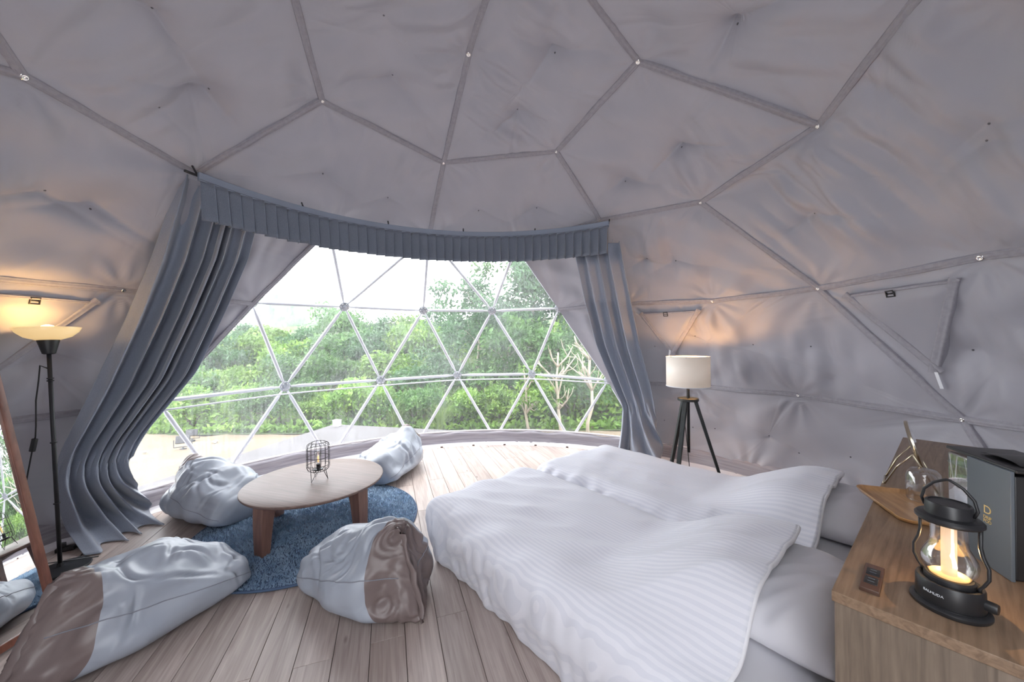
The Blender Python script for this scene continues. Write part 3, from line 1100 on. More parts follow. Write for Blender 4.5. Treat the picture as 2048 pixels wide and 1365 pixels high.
MB().add(*lathe([(.030, Z0 + .002), (.034, Z0 + .006), (.034, Z0 + .012), (.014, Z0 + .016), (.013, Z0 + .044), (.015, Z0 + .048)], 24)).build('socket', M['black'], cage, sharp=40)
for q in (0, pi / 2):
    MB().add(*tube([(-.052 * cos(q), -.052 * sin(q), Z0 + .002), (.052 * cos(q), .052 * sin(q), Z0 + .002)], .002, 5)).build('cross_wire', M['wire'], cage)
MB().add(*lathe([(.012, Z0 + .048), (.019, Z0 + .062), (.021, Z0 + .085), (.020, Z0 + .125), (.013, Z0 + .143), (.003, Z0 + .148)], 24)).build('bulb', M['glass'], cage)
MB().add(*lathe([(.003, Z0 + .06), (.005, Z0 + .075), (.006, Z0 + .10), (.003, Z0 + .115)], 8)).build('filament', M['ledring'], cage)


# ------------------------------------------------------------------ bean bags
def beanbag(label, front, back, seed, z=0.0, wsc=1.0, hsc=1.0, dent=.0, lean=.17):
    front, back = np.array(front), np.array(back)
    L_ = float(np.linalg.norm(back - front))
    rz = atan2(back[1] - front[1], back[0] - front[0])
    o = tag(empty('bean_bag', (front[0], front[1], z), rz), label, 'bean bag', 'bean bags around the low table')
    T0 = [0, .012, .05, .12, .25, .45, .62, .76, .86, .94, .985, 1.0]
    Wd = np.interp(np.linspace(0, 1, 120), T0, [.215, .24, .262, .278, .29, .295, .28, .245, .185, .11, .045, .022]) * wsc
    Hh = np.interp(np.linspace(0, 1, 120), T0, [.17, .205, .235, .27, .315, .355, .385, .41, .43, .445, .435, .41]) * hsc
    Ts = np.linspace(0, 1, 120)
    for _ in range(2):
        Wd[1:-1] = .25 * Wd[:-2] + .5 * Wd[1:-1] + .25 * Wd[2:]
        Hh[1:-1] = .25 * Hh[:-2] + .5 * Hh[1:-1] + .25 * Hh[2:]
    gq = np.random.default_rng(seed + 40)
    n1 = SN(.16, 12, seed, along=(1, .3, .4), stretch=2.2)
    n2 = SN(.30, 8, seed + 1)
    n3 = SN(.08, 12, seed + 2, along=(.3, 1, .3), stretch=3.5)
    m = 144
    th = np.linspace(0, 2 * pi, m, endpoint=False)
    A = np.zeros((120, m, 3))
    for i, t in enumerate(Ts):
        w, h = Wd[i], Hh[i]
        cy_, sy_ = np.cos(th), np.sin(th)
        p = 2.5 if t < .8 else 2.5 - 0.7 * (t - .8) / .2
        yy = np.sign(cy_) * np.abs(cy_) ** (2 / p) * w
        zz = np.sign(sy_) * np.abs(sy_) ** (2 / p)
        z0 = .34 * h
        Z = np.where(zz > 0, z0 + zz * (h - z0), z0 + zz * z0)
        # narrower toward the ridge, wide at the foot
        q = np.clip((Z - z0) / max(h - z0, 1e-4), 0, 1)
        yy = yy * (1 - (.16 + .38 * max(0, t - .45)) * q)
        X = t * L_ - lean * np.clip(Z / .42, 0, 1.1) ** 1.2 * np.clip((t - .25) / .75, 0, 1)
        A[i] = np.stack([X, yy, Z], 1)
    # dents and creases in the loose leatherette
    N = np.cross(np.gradient(A, axis=0), np.roll(A, -1, 1) - np.roll(A, 1, 1))
    N = norm(N)
    if ((A - A.mean((0, 1))) * N).sum() < 0:
        N = -N
    up = np.clip(A[..., 2] / .12, 0, 1)[..., None]
    tfade = np.clip((1 - Ts) / .05, 0.25, 1)[:, None, None] * np.clip(Ts / .03, .2, 1)[:, None, None]
    crease = (np.clip(n3.ridge(A) - .15, 0, 2))[..., None]
    zone = (.35 + .65 * np.clip(SN(.35, 6, seed + 4)(A), 0, 1))[..., None]
    A = A + N * tfade * up * (.020 * n2(A)[..., None] + .010 * n1.ridge(A)[..., None] * zone + .010 * crease * zone)
    for _ in range(26):
        i0, j0 = gq.integers(6, 104), int(gq.uniform(.03, .47) * m)
        p0 = A[i0, j0]
        t1 = norm(A[min(i0 + 3, 119), j0] - A[i0 - 3, j0])
        t2 = norm(A[i0, (j0 + 3) % m] - A[i0, j0 - 3])
        an = gq.normal(pi / 2, .7) if gq.uniform() < .6 else gq.uniform(0, pi)
        d_ = norm(t1 * cos(an) + t2 * sin(an))
        e_ = X_ = A - p0
        u_ = e_ @ d_
        v_ = e_ @ norm(np.cross(N[i0, j0], d_)) + .25 * gq.normal() * u_ ** 2 / .1
        w_, ln_ = gq.uniform(.008, .016), gq.uniform(.05, .13)
        near = np.exp(-(np.linalg.norm(e_, axis=2) / .2) ** 2)
        dp = gq.uniform(.007, .016)
        A = A + N * ((near * np.exp(-(u_ / ln_) ** 2) * dp * (-np.exp(-(v_ / w_) ** 2) + .8 * np.exp(-((v_ - 2.4 * w_) / (1.6 * w_)) ** 2) + .5 * np.exp(-((v_ + 2.4 * w_) / (1.8 * w_)) ** 2)))[..., None]) * np.minimum(up, tfade)
    if dent:
        dd = ((A[..., 0] - .52 * L_) / .13) ** 2 + ((A[..., 1] - .02) / .13) ** 2
        A[..., 2] -= dent * np.exp(-dd) * (A[..., 2] > .15)
    # gathers in the gathered end
    gz = np.clip((Ts - .78) / .2, 0, 1)[:, None, None]
    A = A + N * gz * .006 * np.sin(60 * A[..., 2:3] + 12 * n2(A)[..., None])
    A[..., 2] = np.maximum(A[..., 2], .0)
    ks = 98
    v, f = grid(A[:ks + 1], cv=True)
    f = [q[::-1] for q in f] + [tuple(range(m))]
    body = MB().add(v, f).build('cover', M['bag'], o)
    B = A[ks:] * 1.0
    v, f = grid(B, cv=True)
    f = [q[::-1] for q in f] + [tuple(range((B.shape[0] - 1) * m, B.shape[0] * m))[::-1]]
    MB().add(v, f).build('gathered_end', M['taupe'], o)['label'] = 'taupe gathered end panel'
    # seam that runs along each side, and the flap over the zip at the end
    for sgn, j0 in ((1, 6), (-1, m // 2 - 6)):
        pts = []
        for i in range(1, 117, 2):
            jf = j0 + (-5 if sgn > 0 else 5) * (1 - min(1, i / 66.0))
            ja, w_ = int(math.floor(jf)), jf - math.floor(jf)
            pts.append(A[i, ja % m] * (1 - w_) + A[i, (ja + 1) % m] * w_ + N[i, ja % m] * .0008)
        MB().add(*tube(pts, .0026, 5)).build('side_seam', M['seamdark'], o)
    e = A[-1]
    order = np.argsort(e[:, 2])
    col = np.array([[e[:, 0].max() + .002, 0, z_] for z_ in np.linspace(.03, .40 * hsc, 16)])
    col[:, 0] = [L_ - lean * (z_ / .42) ** 1.2 + .006 for z_ in col[:, 2]]
    rows_ = [col + [-.02, -.010, 0], col + [.012, -.004, 0], col + [.016, .004 + 0, 0], col + [-.02, .010, 0]]
    wv = SN(.1, 5, seed + 9)
    rows_ = [r + np.stack([.006 * wv(r), .010 * wv(r + .3), 0 * r[:, 0]], 1) for r in rows_]
    MB().add(*grid(np.array(rows_))).build('zip_flap', M['taupe'], o)
    return o


beanbag('grey blue bean bag nearest the leaning mirror, creased and dented', (-1.745, 2.17), (-1.995, 1.37), 101, dent=.05)
beanbag('grey blue bean bag beside the bed, its taupe end toward the bed', (-1.10, 2.25), (-.46, 1.79), 117, z=.0)
beanbag('grey blue bean bag between the left curtain and the low table', (-2.11, 2.87), (-2.90, 3.09), 131, z=.02)
beanbag('grey blue bean bag behind the table on the window side, tall peak', (-1.40, 3.50), (-1.17, 4.34), 149, z=.02)

# ------------------------------------------------------------------ dresser and beds
NCOR = np.array([.664, .755])
U = np.array([.7727, .6348])
BRZ = atan2(.7727, -.6348)            # local x runs from the dresser toward the bed's foot, local y = -U
HD = .87


def bed_local(name, rz=BRZ):
    return empty(name, (NCOR[0], NCOR[1], 0), rz)


dresser = tag(bed_local('dresser'), 'long oak dresser at the head of the two beds', 'dresser')
DL, DD = 1.80, .55
MB().add(*rbox((DD / 2, DL / 2, .011), .0015, (-DD / 2, -DL / 2, HD - .011))).build('top', M['oak'], dresser, sharp=40).rotation_euler = (0, 0, 0)
for y in (-.012, -DL + .012):
    MB().add(*rbox((DD / 2 - .004, .009, (HD - .022) / 2), .001, (-DD / 2, y, (HD - .022) / 2))).build('side_panel', M['oakend'], dresser, sharp=40)
MB().add(*rbox((.009, DL / 2 - .022, (HD - .08) / 2), .001, (-.016, -DL / 2, (HD - .022) / 2 + .02))).build('back_panel', M['oakend'], dresser, sharp=40)
MB().add(*rbox((DD / 2 - .03, DL / 2 - .022, .009), .001, (-DD / 2, -DL / 2, .07))).build('bottom_panel', M['oakend'], dresser, sharp=40)
for i in range(3):
    dr_ = MB().add(*rbox((.009, DL / 6 - .012, .36), .002, (-DD + .012, -DL * (i + .5) / 3, .45))).build('door', M['oakend'], dresser, sharp=40)
    MB().add(*rbox((.006, .05, .006), .002, (-DD - .004, -DL * (i + .5) / 3, .76))).build('handle', M['blackmetal'], dr_)
ol = lambda p: np.array([(np.array(p[:2]) - NCOR) @ np.array([-.6348, .7727]), -((np.array(p[:2]) - NCOR) @ U)])
po = ol((.778, .783))
oax = norm(ol((.816, .8314)) - ol((.7205, .7497)))
oaxes = np.stack([[oax[0], oax[1], 0], [-oax[1], oax[0], 0], [0, 0, 1]])
po3 = np.array([po[0], po[1], HD])
pw = MB().add(*rbox((.060, .0155, .005), .002, po3 + [0, 0, .004], oaxes)).build('power_outlet', M['outlet'], dresser, sharp=40)
for s in (-.021, .021):
    c = po3 + oaxes[0] * s + [0, 0, .0095]
    MB().add(*rbox((.016, .0105, .0012), .001, c, oaxes)).build('socket', M['black'], pw, sharp=40)
    sl = MB()
    for q in (-.006, .006):
        sl.add(*rbox((.0012, .005, .0006), .0003, c + oaxes[0] * q + [0, 0, .0014], oaxes))
    sl.build('slots', M['slate'], pw)


def drape(px, py, hx0, hx1, hy, r, top):
    """lay a flat sheet point over the bed: rolls over the foot and the two long sides"""
    qx = np.minimum(px, hx1 - r)
    qy = np.clip(py, -(hy - r), hy - r)
    dx, dy = px - qx, py - qy
    l = np.sqrt(dx * dx + dy * dy)
    ux, uy = dx / np.maximum(l, 1e-9), dy / np.maximum(l, 1e-9)
    a_ = np.minimum(l / r, pi / 2)
    rad = r * np.sin(a_)
    drop = r * (1 - np.cos(a_)) + np.maximum(0, l - r * pi / 2)
    return qx + ux * rad, qy + uy * rad, drop, ux, uy, l


def sstep(x):
    x = np.clip(x, 0, 1)
    return x * x * (3 - 2 * x)


def make_bed(y0, label, dlabel, plabel, seed, hy=.475):
    cy_ = y0 - hy
    bed = tag(bed_local('bed'), label, 'bed')
    MB().add(*rbox((.94, hy - .14, .055), .02, (1.0, cy_, .065), div=(2, 2, 1))).build('base', M['white'], bed)
    mt = rbox((.955, hy - .065, .135), .07, (1.0, cy_, .255), div=(30, 16, 3), k=5)
    v = mt[0]
    v = v + norm(v - [1.0, cy_, .255]) * (.006 * SN(.25, 8, seed)(v))[:, None]
    MB().add(v, mt[1]).build('mattress', M['white'], bed)
    # duvet
    hx1 = 2.035
    nx, ny = 190, 170
    xs = np.linspace(.235, hx1 - .12 + .52, nx)
    ys = np.linspace(-(hy + .04) - .36, (hy + .04) + .36, ny)
    X, Y = np.meshgrid(xs, ys, indexing='ij')
    r = .13
    hyy = hy - .008
    # the hem at the head swings out over the sides
    Xs = X + .20 * sstep((np.abs(Y) - .30) / .5) * (1 - sstep((X - .235) / .6))
    x_, y_, drop, ux, uy, l = drape(Xs, Y, 0, hx1, hyy, r, 0)
    lat = 1 - sstep((np.abs(y_ + .12) - .22) / .30)
    rise = sstep((.86 - x_) / .52)
    top = .415 + (.198 * lat + .01) * rise - .01 * sstep((x_ - 1.7) / .3)
    Z = top - drop
    Pt = np.stack([x_, y_, Z], 2)
    flat = np.stack([X, Y, 0 * X], 2)
    w1 = SN(.22, 12, seed + 1, along=(1, .35, 0), stretch=2.2)
    w2 = SN(.10, 14, seed + 2, along=(.6, 1, 0), stretch=2.5)
    w3 = SN(.7, 6, seed + 3)
    msk = .5 + .5 * np.clip(w3(flat), -1, 1)
    side = np.clip((l - .04) / .12, 0, 1)
    dsp = .011 * w1.ridge(flat) * (.4 + .6 * msk) + .0035 * w2.ridge(flat) * (.25 + .75 * side)
    fl = SN(.15, 10, seed + 6, along=(0, 1, 0), stretch=6)
    dsp = dsp + side * .006 * fl(flat) * (.4 + 1.2 * msk)
    s90 = np.minimum(l / r, pi / 2)
    Nn = np.stack([ux * np.sin(s90), uy * np.sin(s90), np.cos(s90)], 2)
    bul = side * (.010 - .07 * np.clip((drop - .16) / .26, 0, 1) ** 1.5)
    Pt = Pt + Nn * (dsp + bul)[..., None]
    Pt[..., 2] = np.maximum(Pt[..., 2], .012 + .004 * np.abs(np.sin(9 * X)))
    Pt[..., 1] += cy_
    dv = tag(bed_local('duvet'), dlabel, 'duvet')
    vv, ff = grid(Pt)
    d = MB().add(vv, ff).build('quilt', M['duvet'], dv)
    md = d.modifiers.new('thick', 'SOLIDIFY')
    md.thickness = .012
    # hems: rolled hem at the head and stitched lines where the border begins
    MB().add(*tube(Pt[0][8:-8] + [0, 0, .004], .0085, 8)).build('head_hem', M['white'], dv)
    nrm_ = norm(np.cross(np.gradient(Pt, axis=0), np.gradient(Pt, axis=1)))
    nrm_[nrm_[..., 2].mean() < 0] *= 1
    for i_ in (38,):
        MB().add(*tube(Pt[i_][14:-14] + nrm_[i_][14:-14] * (.004 if nrm_[60, 80, 2] > 0 else -.004), .0022, 5)).build('stitched_line', M['white'], dv)
    js = [int(np.argmin(np.abs(ys - q))) for q in ((hyy - .045), -(hyy - .045))]
    for j in js:
        MB().add(*tube(Pt[10:165, j] + nrm_[10:165, j] * (.004 if nrm_[60, 80, 2] > 0 else -.004), .0022, 5)).build('stitched_line', M['white'], dv)
    # pillow
    pl = tag(bed_local('pillow'), plabel, 'pillow')
    n = 56
    u = np.linspace(-1, 1, n)
    Uu, Vv = np.meshgrid(u, u, indexing='ij')
    e = np.clip((1 - np.abs(Uu) ** 3.2) * (1 - np.abs(Vv) ** 3.2), 0, 1) ** .52
    lx, ly, ph = .225, .335, .098
    sx = lx * Uu * (1 - .07 * (1 - Vv ** 2) * np.abs(Uu) ** 3)
    sy = ly * Vv * (1 - .07 * (1 - Uu ** 2) * np.abs(Vv) ** 3)
    q = np.stack([sx, sy, 0 * sx], 2)
    cr = SN(.075, 12, seed + 8, along=(.6, 1, 0), stretch=3).ridge(q) * (1 - e * .7)
    zt = ph * e * (1 + .06 * SN(.3, 6, seed + 7)(q)) + .012 * cr * e ** .25
    zb = -.082 * e
    c0 = np.array([.262, cy_ - .125, .466])
    tp = np.stack([sx, sy, zt + .035 * (-Uu) * e], 2) + c0
    bt = np.stack([sx, sy, zb], 2) + c0
    bt[..., 2] = np.maximum(bt[..., 2], .396)
    v1, f1 = grid(tp)
    v2, f2 = grid(bt)
    mb = MB().add(v1, f1)
    mb.add(v2, [g_[::-1] for g_ in f2])
    po_ = mb.build('pillowcase', M['pillow'], pl)
    wl = po_.modifiers.new('weld', 'WELD')
    wl.merge_threshold = .0008
    return bed


make_bed(-.03, 'low single bed nearest the camera, white mattress', 'white striped duvet over the nearer bed, beside the bean bag',
         'plump white pillow on the nearer bed against the dresser', 300)
make_bed(-.985, 'low single bed on the far side, beside the tripod lamp', 'white striped duvet over the farther bed by the right curtain',
         'plump white pillow on the farther bed against the dresser', 340)


# ------------------------------------------------------------------ things on the dresser
def text_mesh(s, size, depth=.0004):
    cu = bpy.data.curves.new('lettering', 'FONT')
    cu.body = s
    cu.size = size
    cu.extrude = depth
    cu.align_x = 'CENTER'
    cu.align_y = 'CENTER'
    to = bpy.data.objects.new('lettering', cu)
    COL.objects.link(to)
    dg = bpy.context.evaluated_depsgraph_get()
    me = bpy.data.meshes.new_from_object(to.evaluated_get(dg))
    v = np.array([x.co[:] for x in me.vertices])
    f = [tuple(p.vertices) for p in me.polygons]
    bpy.data.objects.remove(to)
    bpy.data.curves.remove(cu)
    bpy.data.meshes.remove(me)
    return v, f


LP_ = onz(1899, 1213, HD + .001)
lan = tag(empty('lantern', LP_), 'black table lantern with glass chimney glowing on the near end of the dresser', 'lantern')
MB().add(*lathe([(.040, 0), (.0515, 0), (.053, .003), (.053, .007), (.050, .010), (.046, .011), (.046, .012)], 48)).build('base_plate', M['black'], lan, sharp=35)
MB().add(*lathe([(.044, .011), (.0455, .014), (.045, .048), (.0435, .052), (.040, .0525), (.036, .0505), (.01, .0505)], 48)).build('base_drum', M['black'], lan, sharp=35)
MB().add(*lathe([(.034, .050), (.034, .058), (.031, .061), (.028, .061)], 40)).build('chimney_seat', M['black'], lan, sharp=35)
MB().add(*lathe([(.010, .0612), (.026, .0612), (.026, .0635), (.010, .0635)], 32)).build('lit_ring', M['ledring'], lan)
chp = [(.027, .060), (.031, .066), (.0365, .078), (.038, .088), (.0365, .099), (.031, .111), (.026, .121), (.0245, .135), (.0245, .170)]
MB().add(*[(v, f[:-2]) for v, f in [lathe(chp, 48)]][0]).build('chimney', M['glass'], lan)
MB().add(*[(v, f[:-2]) for v, f in [lathe([(r - .0015, z) for r, z in chp], 48)]][0]).build('chimney_lining', M['glass'], lan)
MB().add(*lathe([(.0105, .0635), (.0105, .169)], 24)).build('light_tube', M['frost'], lan)
MB().add(*lathe([(.028, .166), (.043, .167), (.0455, .170), (.0455, .174), (.042, .178), (.032, .180), (.03, .181)], 48)).build('cap_brim', M['black'], lan, sharp=35)
MB().add(*lathe([(.032, .178), (.0315, .200), (.030, .203), (.027, .2035), (.027, .2015), (.005, .2015)], 48)).build('cap', M['black'], lan, sharp=35)
cd = norm(np.array([.36, -.93, 0]))
hp = []
for s in (1, -1):
    hp.append([cd * s * .0325 + [0, 0, .187], cd * s * .037 + [0, 0, .20], cd * s * .033 + [0, 0, .219], cd * s * .020 + [0, 0, .236], cd * s * .008 + [0, 0, .244], [0, 0, .247] + cd * s * .002])
MB().add(*tube(np.array(hp[0] + hp[1][::-1]), .0026, 8)).build('handle', M['black'], lan)
ap = np.array([cd * .040 + [0, 0, .170], cd * .0395 + [0, 0, .135], cd * .0425 + [0, 0, .118], cd * .049 + [0, 0, .100], cd * .049 + [0, 0, .080], cd * .043 + [0, 0, .066], cd * .038 + [0, 0, .058], cd * .038 + [0, 0, .050]])
MB().add(*tube(ap, .0032, 8)).build('side_arm', M['black'], lan)
ap2 = ap * [-1, -1, 1]
MB().add(*tube(ap2, .0026, 8)).build('side_arm', M['black'], lan)
kd = norm(np.array([.42, -.91, 0]))
MB().add(*lathe([(.0095, 0), (.0095, .014), (.0085, .017), (.004, .0172)], 24, kd * .042 + [0, 0, .031], kd)).build('knob', M['black'], lan, sharp=35)
tv, tf = text_mesh('BALMUDA', .0064)
tv2 = []
a0 = atan2(-.22, -1)
for x, y, z in tv:
    an = a0 + x / .0458
    tv2.append([(.0458 + z) * cos(an), (.0458 + z) * sin(an), .033 + y])
MB().add(tv2, tf).build('lettering', M['grey_print'], lan, smooth=False)
ll = bpy.data.lights.new('lantern_light', 'POINT')
ll.energy, ll.color, ll.shadow_soft_size = .5, (1, .62, .28), 0.0
lo = bpy.data.objects.new('lantern_light', ll)
COL.objects.link(lo)
lo.parent = lan
lo.location = (.016, .012, .105)

# drip coffee machine
mc = tag(empty('coffee_machine', (1.065, .772, HD + .001), atan2(.93, .37)), 'slate and black drip coffee machine with clear tank beside the lantern', 'coffee machine')
MW, MD_, MH = .135, .116, .2365       # local x runs away from the camera, local y to the left
MB().add(*rbox((MD_ / 2, .0035, MH / 2), .0012, (MD_ / 2, -.0035, MH / 2))).build('side_panel', M['slate'], mc, sharp=40)
MB().add(*rbox((.055, MW / 2 - .008, MH / 2 - .006), .003, (.061, -MW / 2 - .002, MH / 2 - .005))).build('body', M['black'], mc, sharp=40)
MB().add(*rbox((MD_ / 2, .0035, MH / 2), .0012, (MD_ / 2, -MW - .0005, MH / 2))).build('side_panel', M['slate'], mc, sharp=40)
MB().add(*rbox((.100, MW / 2 - .004, .004), .003, (.096, -MW / 2 - .002, MH + .001))).build('lid', M['black'], mc, sharp=40)
th = np.linspace(-.9, .9, 14)
hd = np.array([[(.075 + .055 * sin(q * 1.4), y, MH + .004 + .010 * cos(q * 1.4)) for y in (-.03, -MW + .012)] for q in th])
MB().add(*grid(hd)).build('lever', M['black'], mc)
MB().add(*rbox((.034, .004, .004), .002, (.04, -MW * .55, MH + .016))).build('lever_trim', M['chrome'], mc)
tk = MB().add(*rbox((.0345, MW / 2 - .004, MH / 2 - .004), .006, (.117 + .036, -MW / 2, MH / 2 - .003), k=3)).build('water_tank', M['tank'], mc)
MB().add(*rbox((.028, MW / 2 - .011, .082), .006, (.117 + .036, -MW / 2, .090), k=3)).build('tank_lining', M['tank'], tk)
MB().add(*rbox((.0345, MW / 2 - .004, .0022), .001, (.117 + .036, -MW / 2, MH - .034))).build('tank_rim', M['tank'], tk)
gl_ = MB()
v, f = text_mesh('D', .026, .0002)
v = v * [1.15, 1, 1]
gl_.add(np.stack([.058 - v[:, 0], .0004 + v[:, 2], .128 + v[:, 1]], 1), f)
for s_, zz in (('DRIP', .111), ('POD', .102)):
    v, f = text_mesh(s_, .0105, .0002)
    gl_.add(np.stack([.058 - v[:, 0], .0004 + v[:, 2], zz + v[:, 1]], 1), f)
gl_.build('gold_emblem', M['gold'], mc, smooth=False)

# tray, glass, vanity mirror
ty = tag(empty('tray', (1.222, 1.108, HD), atan2(-.93, -.37)), 'shallow wooden tray with raised rim under the upturned glass', 'tray')


def rrect(hx, hy, r, n=8):
    pts = []
    for cx_, cy_, a0_ in ((hx - r, hy - r, 0), (-hx + r, hy - r, pi / 2), (-hx + r, -hy + r, pi), (hx - r, -hy + r, 3 * pi / 2)):
        for q in np.linspace(a0_, a0_ + pi / 2, n):
            pts.append((cx_ + r * cos(q), cy_ + r * sin(q)))
    return np.array(pts)


rows = []
for s_, z_ in ((.86, .0005), (.93, .002), (1.0, .013), (1.0, .0155), (.985, .016), (.965, .0135), (.90, .0065), (.84, .005)):
    q = rrect(.135 * s_ - (1 - s_) * .02, .085 * s_ - (1 - s_) * .02 + (1 - s_) * .02, .028 * s_)
    rows.append(np.c_[q, np.full(len(q), z_)])
v, f = grid(np.array(rows), cv=True)
m_ = rows[0].shape[0]
f += [tuple(range(m_))[::-1], tuple(range(7 * m_, 8 * m_))]
MB().add(v, f).build('dish', M['tray'], ty, sharp=60)

gp = onz(1848, 1001, HD + .007)
cup = tag(empty('glass_cup', (gp[0], gp[1], HD + .0065)), 'clear double walled glass turned upside down on the tray', 'glass')
op = [(r_, z_ * 1.28) for r_, z_ in ((.036, 0), (.0395, .004), (.041, .03), (.0405, .055), (.037, .069), (.029, .0765), (.004, .078))]
MB().add(*[(v, f[:-2] + f[-1:]) for v, f in [lathe(op, 48)]][0]).build('outer_wall', M['glass'], cup)
ip = [(r_, z_ * 1.28) for r_, z_ in ((.035, .001), (.034, .012), (.0335, .04), (.030, .058), (.022, .066), (.004, .067))]
MB().add(*[(v, f[:-2] + f[-1:]) for v, f in [lathe(ip, 48)]][0]).build('inner_wall', M['glass'], cup)
a = np.linspace(0, 2 * pi, 48, endpoint=False)
MB().add(*tube(np.stack([.0365 * np.cos(a), .0365 * np.sin(a), np.full(48, .002)], 1), .0018, 6, closed=True)).build('rim', M['glass'], cup)

mp_ = np.array([1.413, 1.285])
vm = tag(empty('vanity_mirror', (*mp_, HD), atan2(-.74, .67) + .0), 'round tilting vanity mirror on a champagne wire stand beyond the tray', 'mirror')
tilt = radians(14)
mcn = np.array([.012, 0, .145])
ax = np.array([cos(tilt), 0, sin(tilt)])
MB().add(*lathe([(.080, -.005), (.0845, -.0045), (.086, 0), (.0845, .0045), (.080, .005)], 56, mcn, ax)).build('rim', M['brass'], vm, sharp=40)
MB().add(*lathe([(.079, -.0056), (.079, .0056)], 56, mcn, ax)).build('mirror_glass', M['mirror'], vm, sharp=40)
for s in (-1, 1):
    MB().add(*tube([(-.060, s * .05, .003), (-.03, s * .075, .075), (.008, s * .088, .130)], .0028, 6)).build('stand_wire', M['brass'], vm)
    MB().add(*tube([(.008, s * .088, .130), (.04, s * .07, .06), (.065, s * .05, .003)], .0028, 6)).build('stand_wire', M['brass'], vm)
for s in (-1, 1):
    MB().add(*tube([(s * .0625 - .0, -.05, .003), (s * .0625, .05, .003)], .0028, 6)).build('foot_wire', M['brass'], vm)

# ------------------------------------------------------------------ lamps on the floor
tlp = onz(121, 1142)
fl = tag(empty('floor_lamp', (tlp[0], tlp[1], 0)), 'black torchiere floor lamp with lit opal bowl left of the curtain', 'lamp')
fl.rotation_euler = (0, radians(-2.4), 0)
HT = 1.515
MB().add(*lathe([(.13, 0), (.132, .006), (.128, .014), (.05, .022), (.016, .03), (.013, .05)], 40)).build('base', M['blackmetal'], fl, sharp=40)
MB().add(*tube([(0, 0, .03), (0, 0, .7), (0, 0, HT - .15)], .0100, 14)).build('pole', M['blackmetal'], fl)
for z in (.42, .80, 1.20, 1.185):
    MB().add(*lathe([(.0125, z - .004), (.0155, z - .003), (.0155, z + .003), (.0125, z + .004)], 16)).build('collar', M['blackmetal'], fl)
MB().add(*lathe([(.02, HT - .165), (.028, HT - .16), (.047, HT - .078), (.045, HT - .074)], 36)).build('cone', M['blackmetal'], fl, sharp=40)
bp = [(.012, HT - .078), (.05, HT - .076), (.095, HT - .058), (.125, HT - .028), (.139, HT), (.1365, HT + .001), (.122, HT - .026), (.092, HT - .053), (.05, HT - .070), (.012, HT - .072)]
MB().add(*lathe(bp, 56)).build('bowl_shade', M['bowl'], fl)
MB().add(*lathe([(.012, HT - .072), (.014, HT - .05), (.030, HT - .02), (.034, HT + .0), (.024, HT + .014), (.006, HT + .020)], 24)).build('bulb', M['bulb'], fl)
cpx = [(97, 730), (93, 760), (86, 800), (84, 850), (82, 872), (73, 905), (60, 960), (50, 1005), (62, 1060), (110, 1120)]
cy0 = [aty(x, y, tlp[1] + .02) - np.array(fl.location) for x, y in cpx]
cy0[-2][2], cy0[-1] = .03, np.array([.10, .12, .012])
cy0 = [np.array([-.011, 0, 1.262]), np.array([-.03, .01, 1.265])] + cy0
MB().add(*tube(np.array(cy0), .004, 6)).build('cord', M['black'], fl)
sw = (cy0[6] + cy0[7]) / 2
sd = norm(cy0[7] - cy0[6])
MB().add(*rbox((.042, .012, .010), .004, sw, np.stack([sd, norm(np.cross(sd, [0, 1, 0])), [0, 1, 0]]))).build('cord_switch', M['black'], fl)
pl_ = bpy.data.lights.new('torchiere_light', 'POINT')
pl_.energy, pl_.color, pl_.shadow_soft_size = 2.8, (1, .57, .20), .03
po_ = bpy.data.objects.new('torchiere_light', pl_)
COL.objects.link(po_)
po_.parent = fl
po_.location = (0, 0, HT + .035)

tp = empty('tripod_lamp', (1.706, 3.5, 0))
tag(tp, 'tripod floor lamp with white drum shade between the far bed and the wall', 'lamp')
SZ0, SZ1, SR = .945, 1.228, .195
v, f = lathe([(SR, SZ0), (SR, SZ1)], 56)
MB().add(v, f[:-2]).build('drum_shade', M['shade'], tp).modifiers.new('thick', 'SOLIDIFY').thickness = .003
for z in (SZ0, SZ1):
    a = np.linspace(0, 2 * pi, 56, endpoint=False)
    MB().add(*tube(np.stack([SR * np.cos(a), SR * np.sin(a), np.full(56, z)], 1), .004, 6, closed=True)).build('shade_ring', M['tagwhite'], tp)
MB().add(*tube([(0, 0, .30), (0, 0, .85), (0, 0, 1.05)], .014, 12)).build('stem', M['blackmetal'], tp)
MB().add(*lathe([(.09, .80), (.095, .804), (.095, .824), (.09, .828), (.02, .828)], 32)).build('hub_disc', M['blackwood'], tp, sharp=40)
MB().add(*lathe([(.016, 1.03), (.018, 1.05), (.034, 1.10), (.03, 1.13), (.008, 1.145)], 20)).build('bulb', M['bulb'], tp)
for q in (0, 2.094, 4.189):
    MB().add(*tube([(0, 0, SZ1 - .05), (SR * cos(q), SR * sin(q), SZ1 - .004)], .003, 5)).build('shade_spoke', M['wire'], tp)
for i in range(3):
    an = radians(-18 + 120 * i)
    d = np.array([cos(an), sin(an), 0])
    t = np.array([-d[1], d[0], 0])
    a0_, b0_ = d * .06 + [0, 0, .815], d * .295 + [0, 0, .0]
    ax_ = norm(b0_ - a0_)
    n_ = np.cross(ax_, t)
    sec = [[p_ + t * w - n_ * h, p_ - t * w - n_ * h, p_ - t * w + n_ * h, p_ + t * w + n_ * h] for p_, w, h in ((a0_, .021, .015), (b0_, .017, .012))]
    v, f = grid(np.array(sec), cv=True)
    lg = MB().add(v, f + [(3, 2, 1, 0), (4, 5, 6, 7)]).build('leg', M['blackwood'], tp, smooth=False)
    bv = lg.modifiers.new('bevel', 'BEVEL')
    bv.width = .003
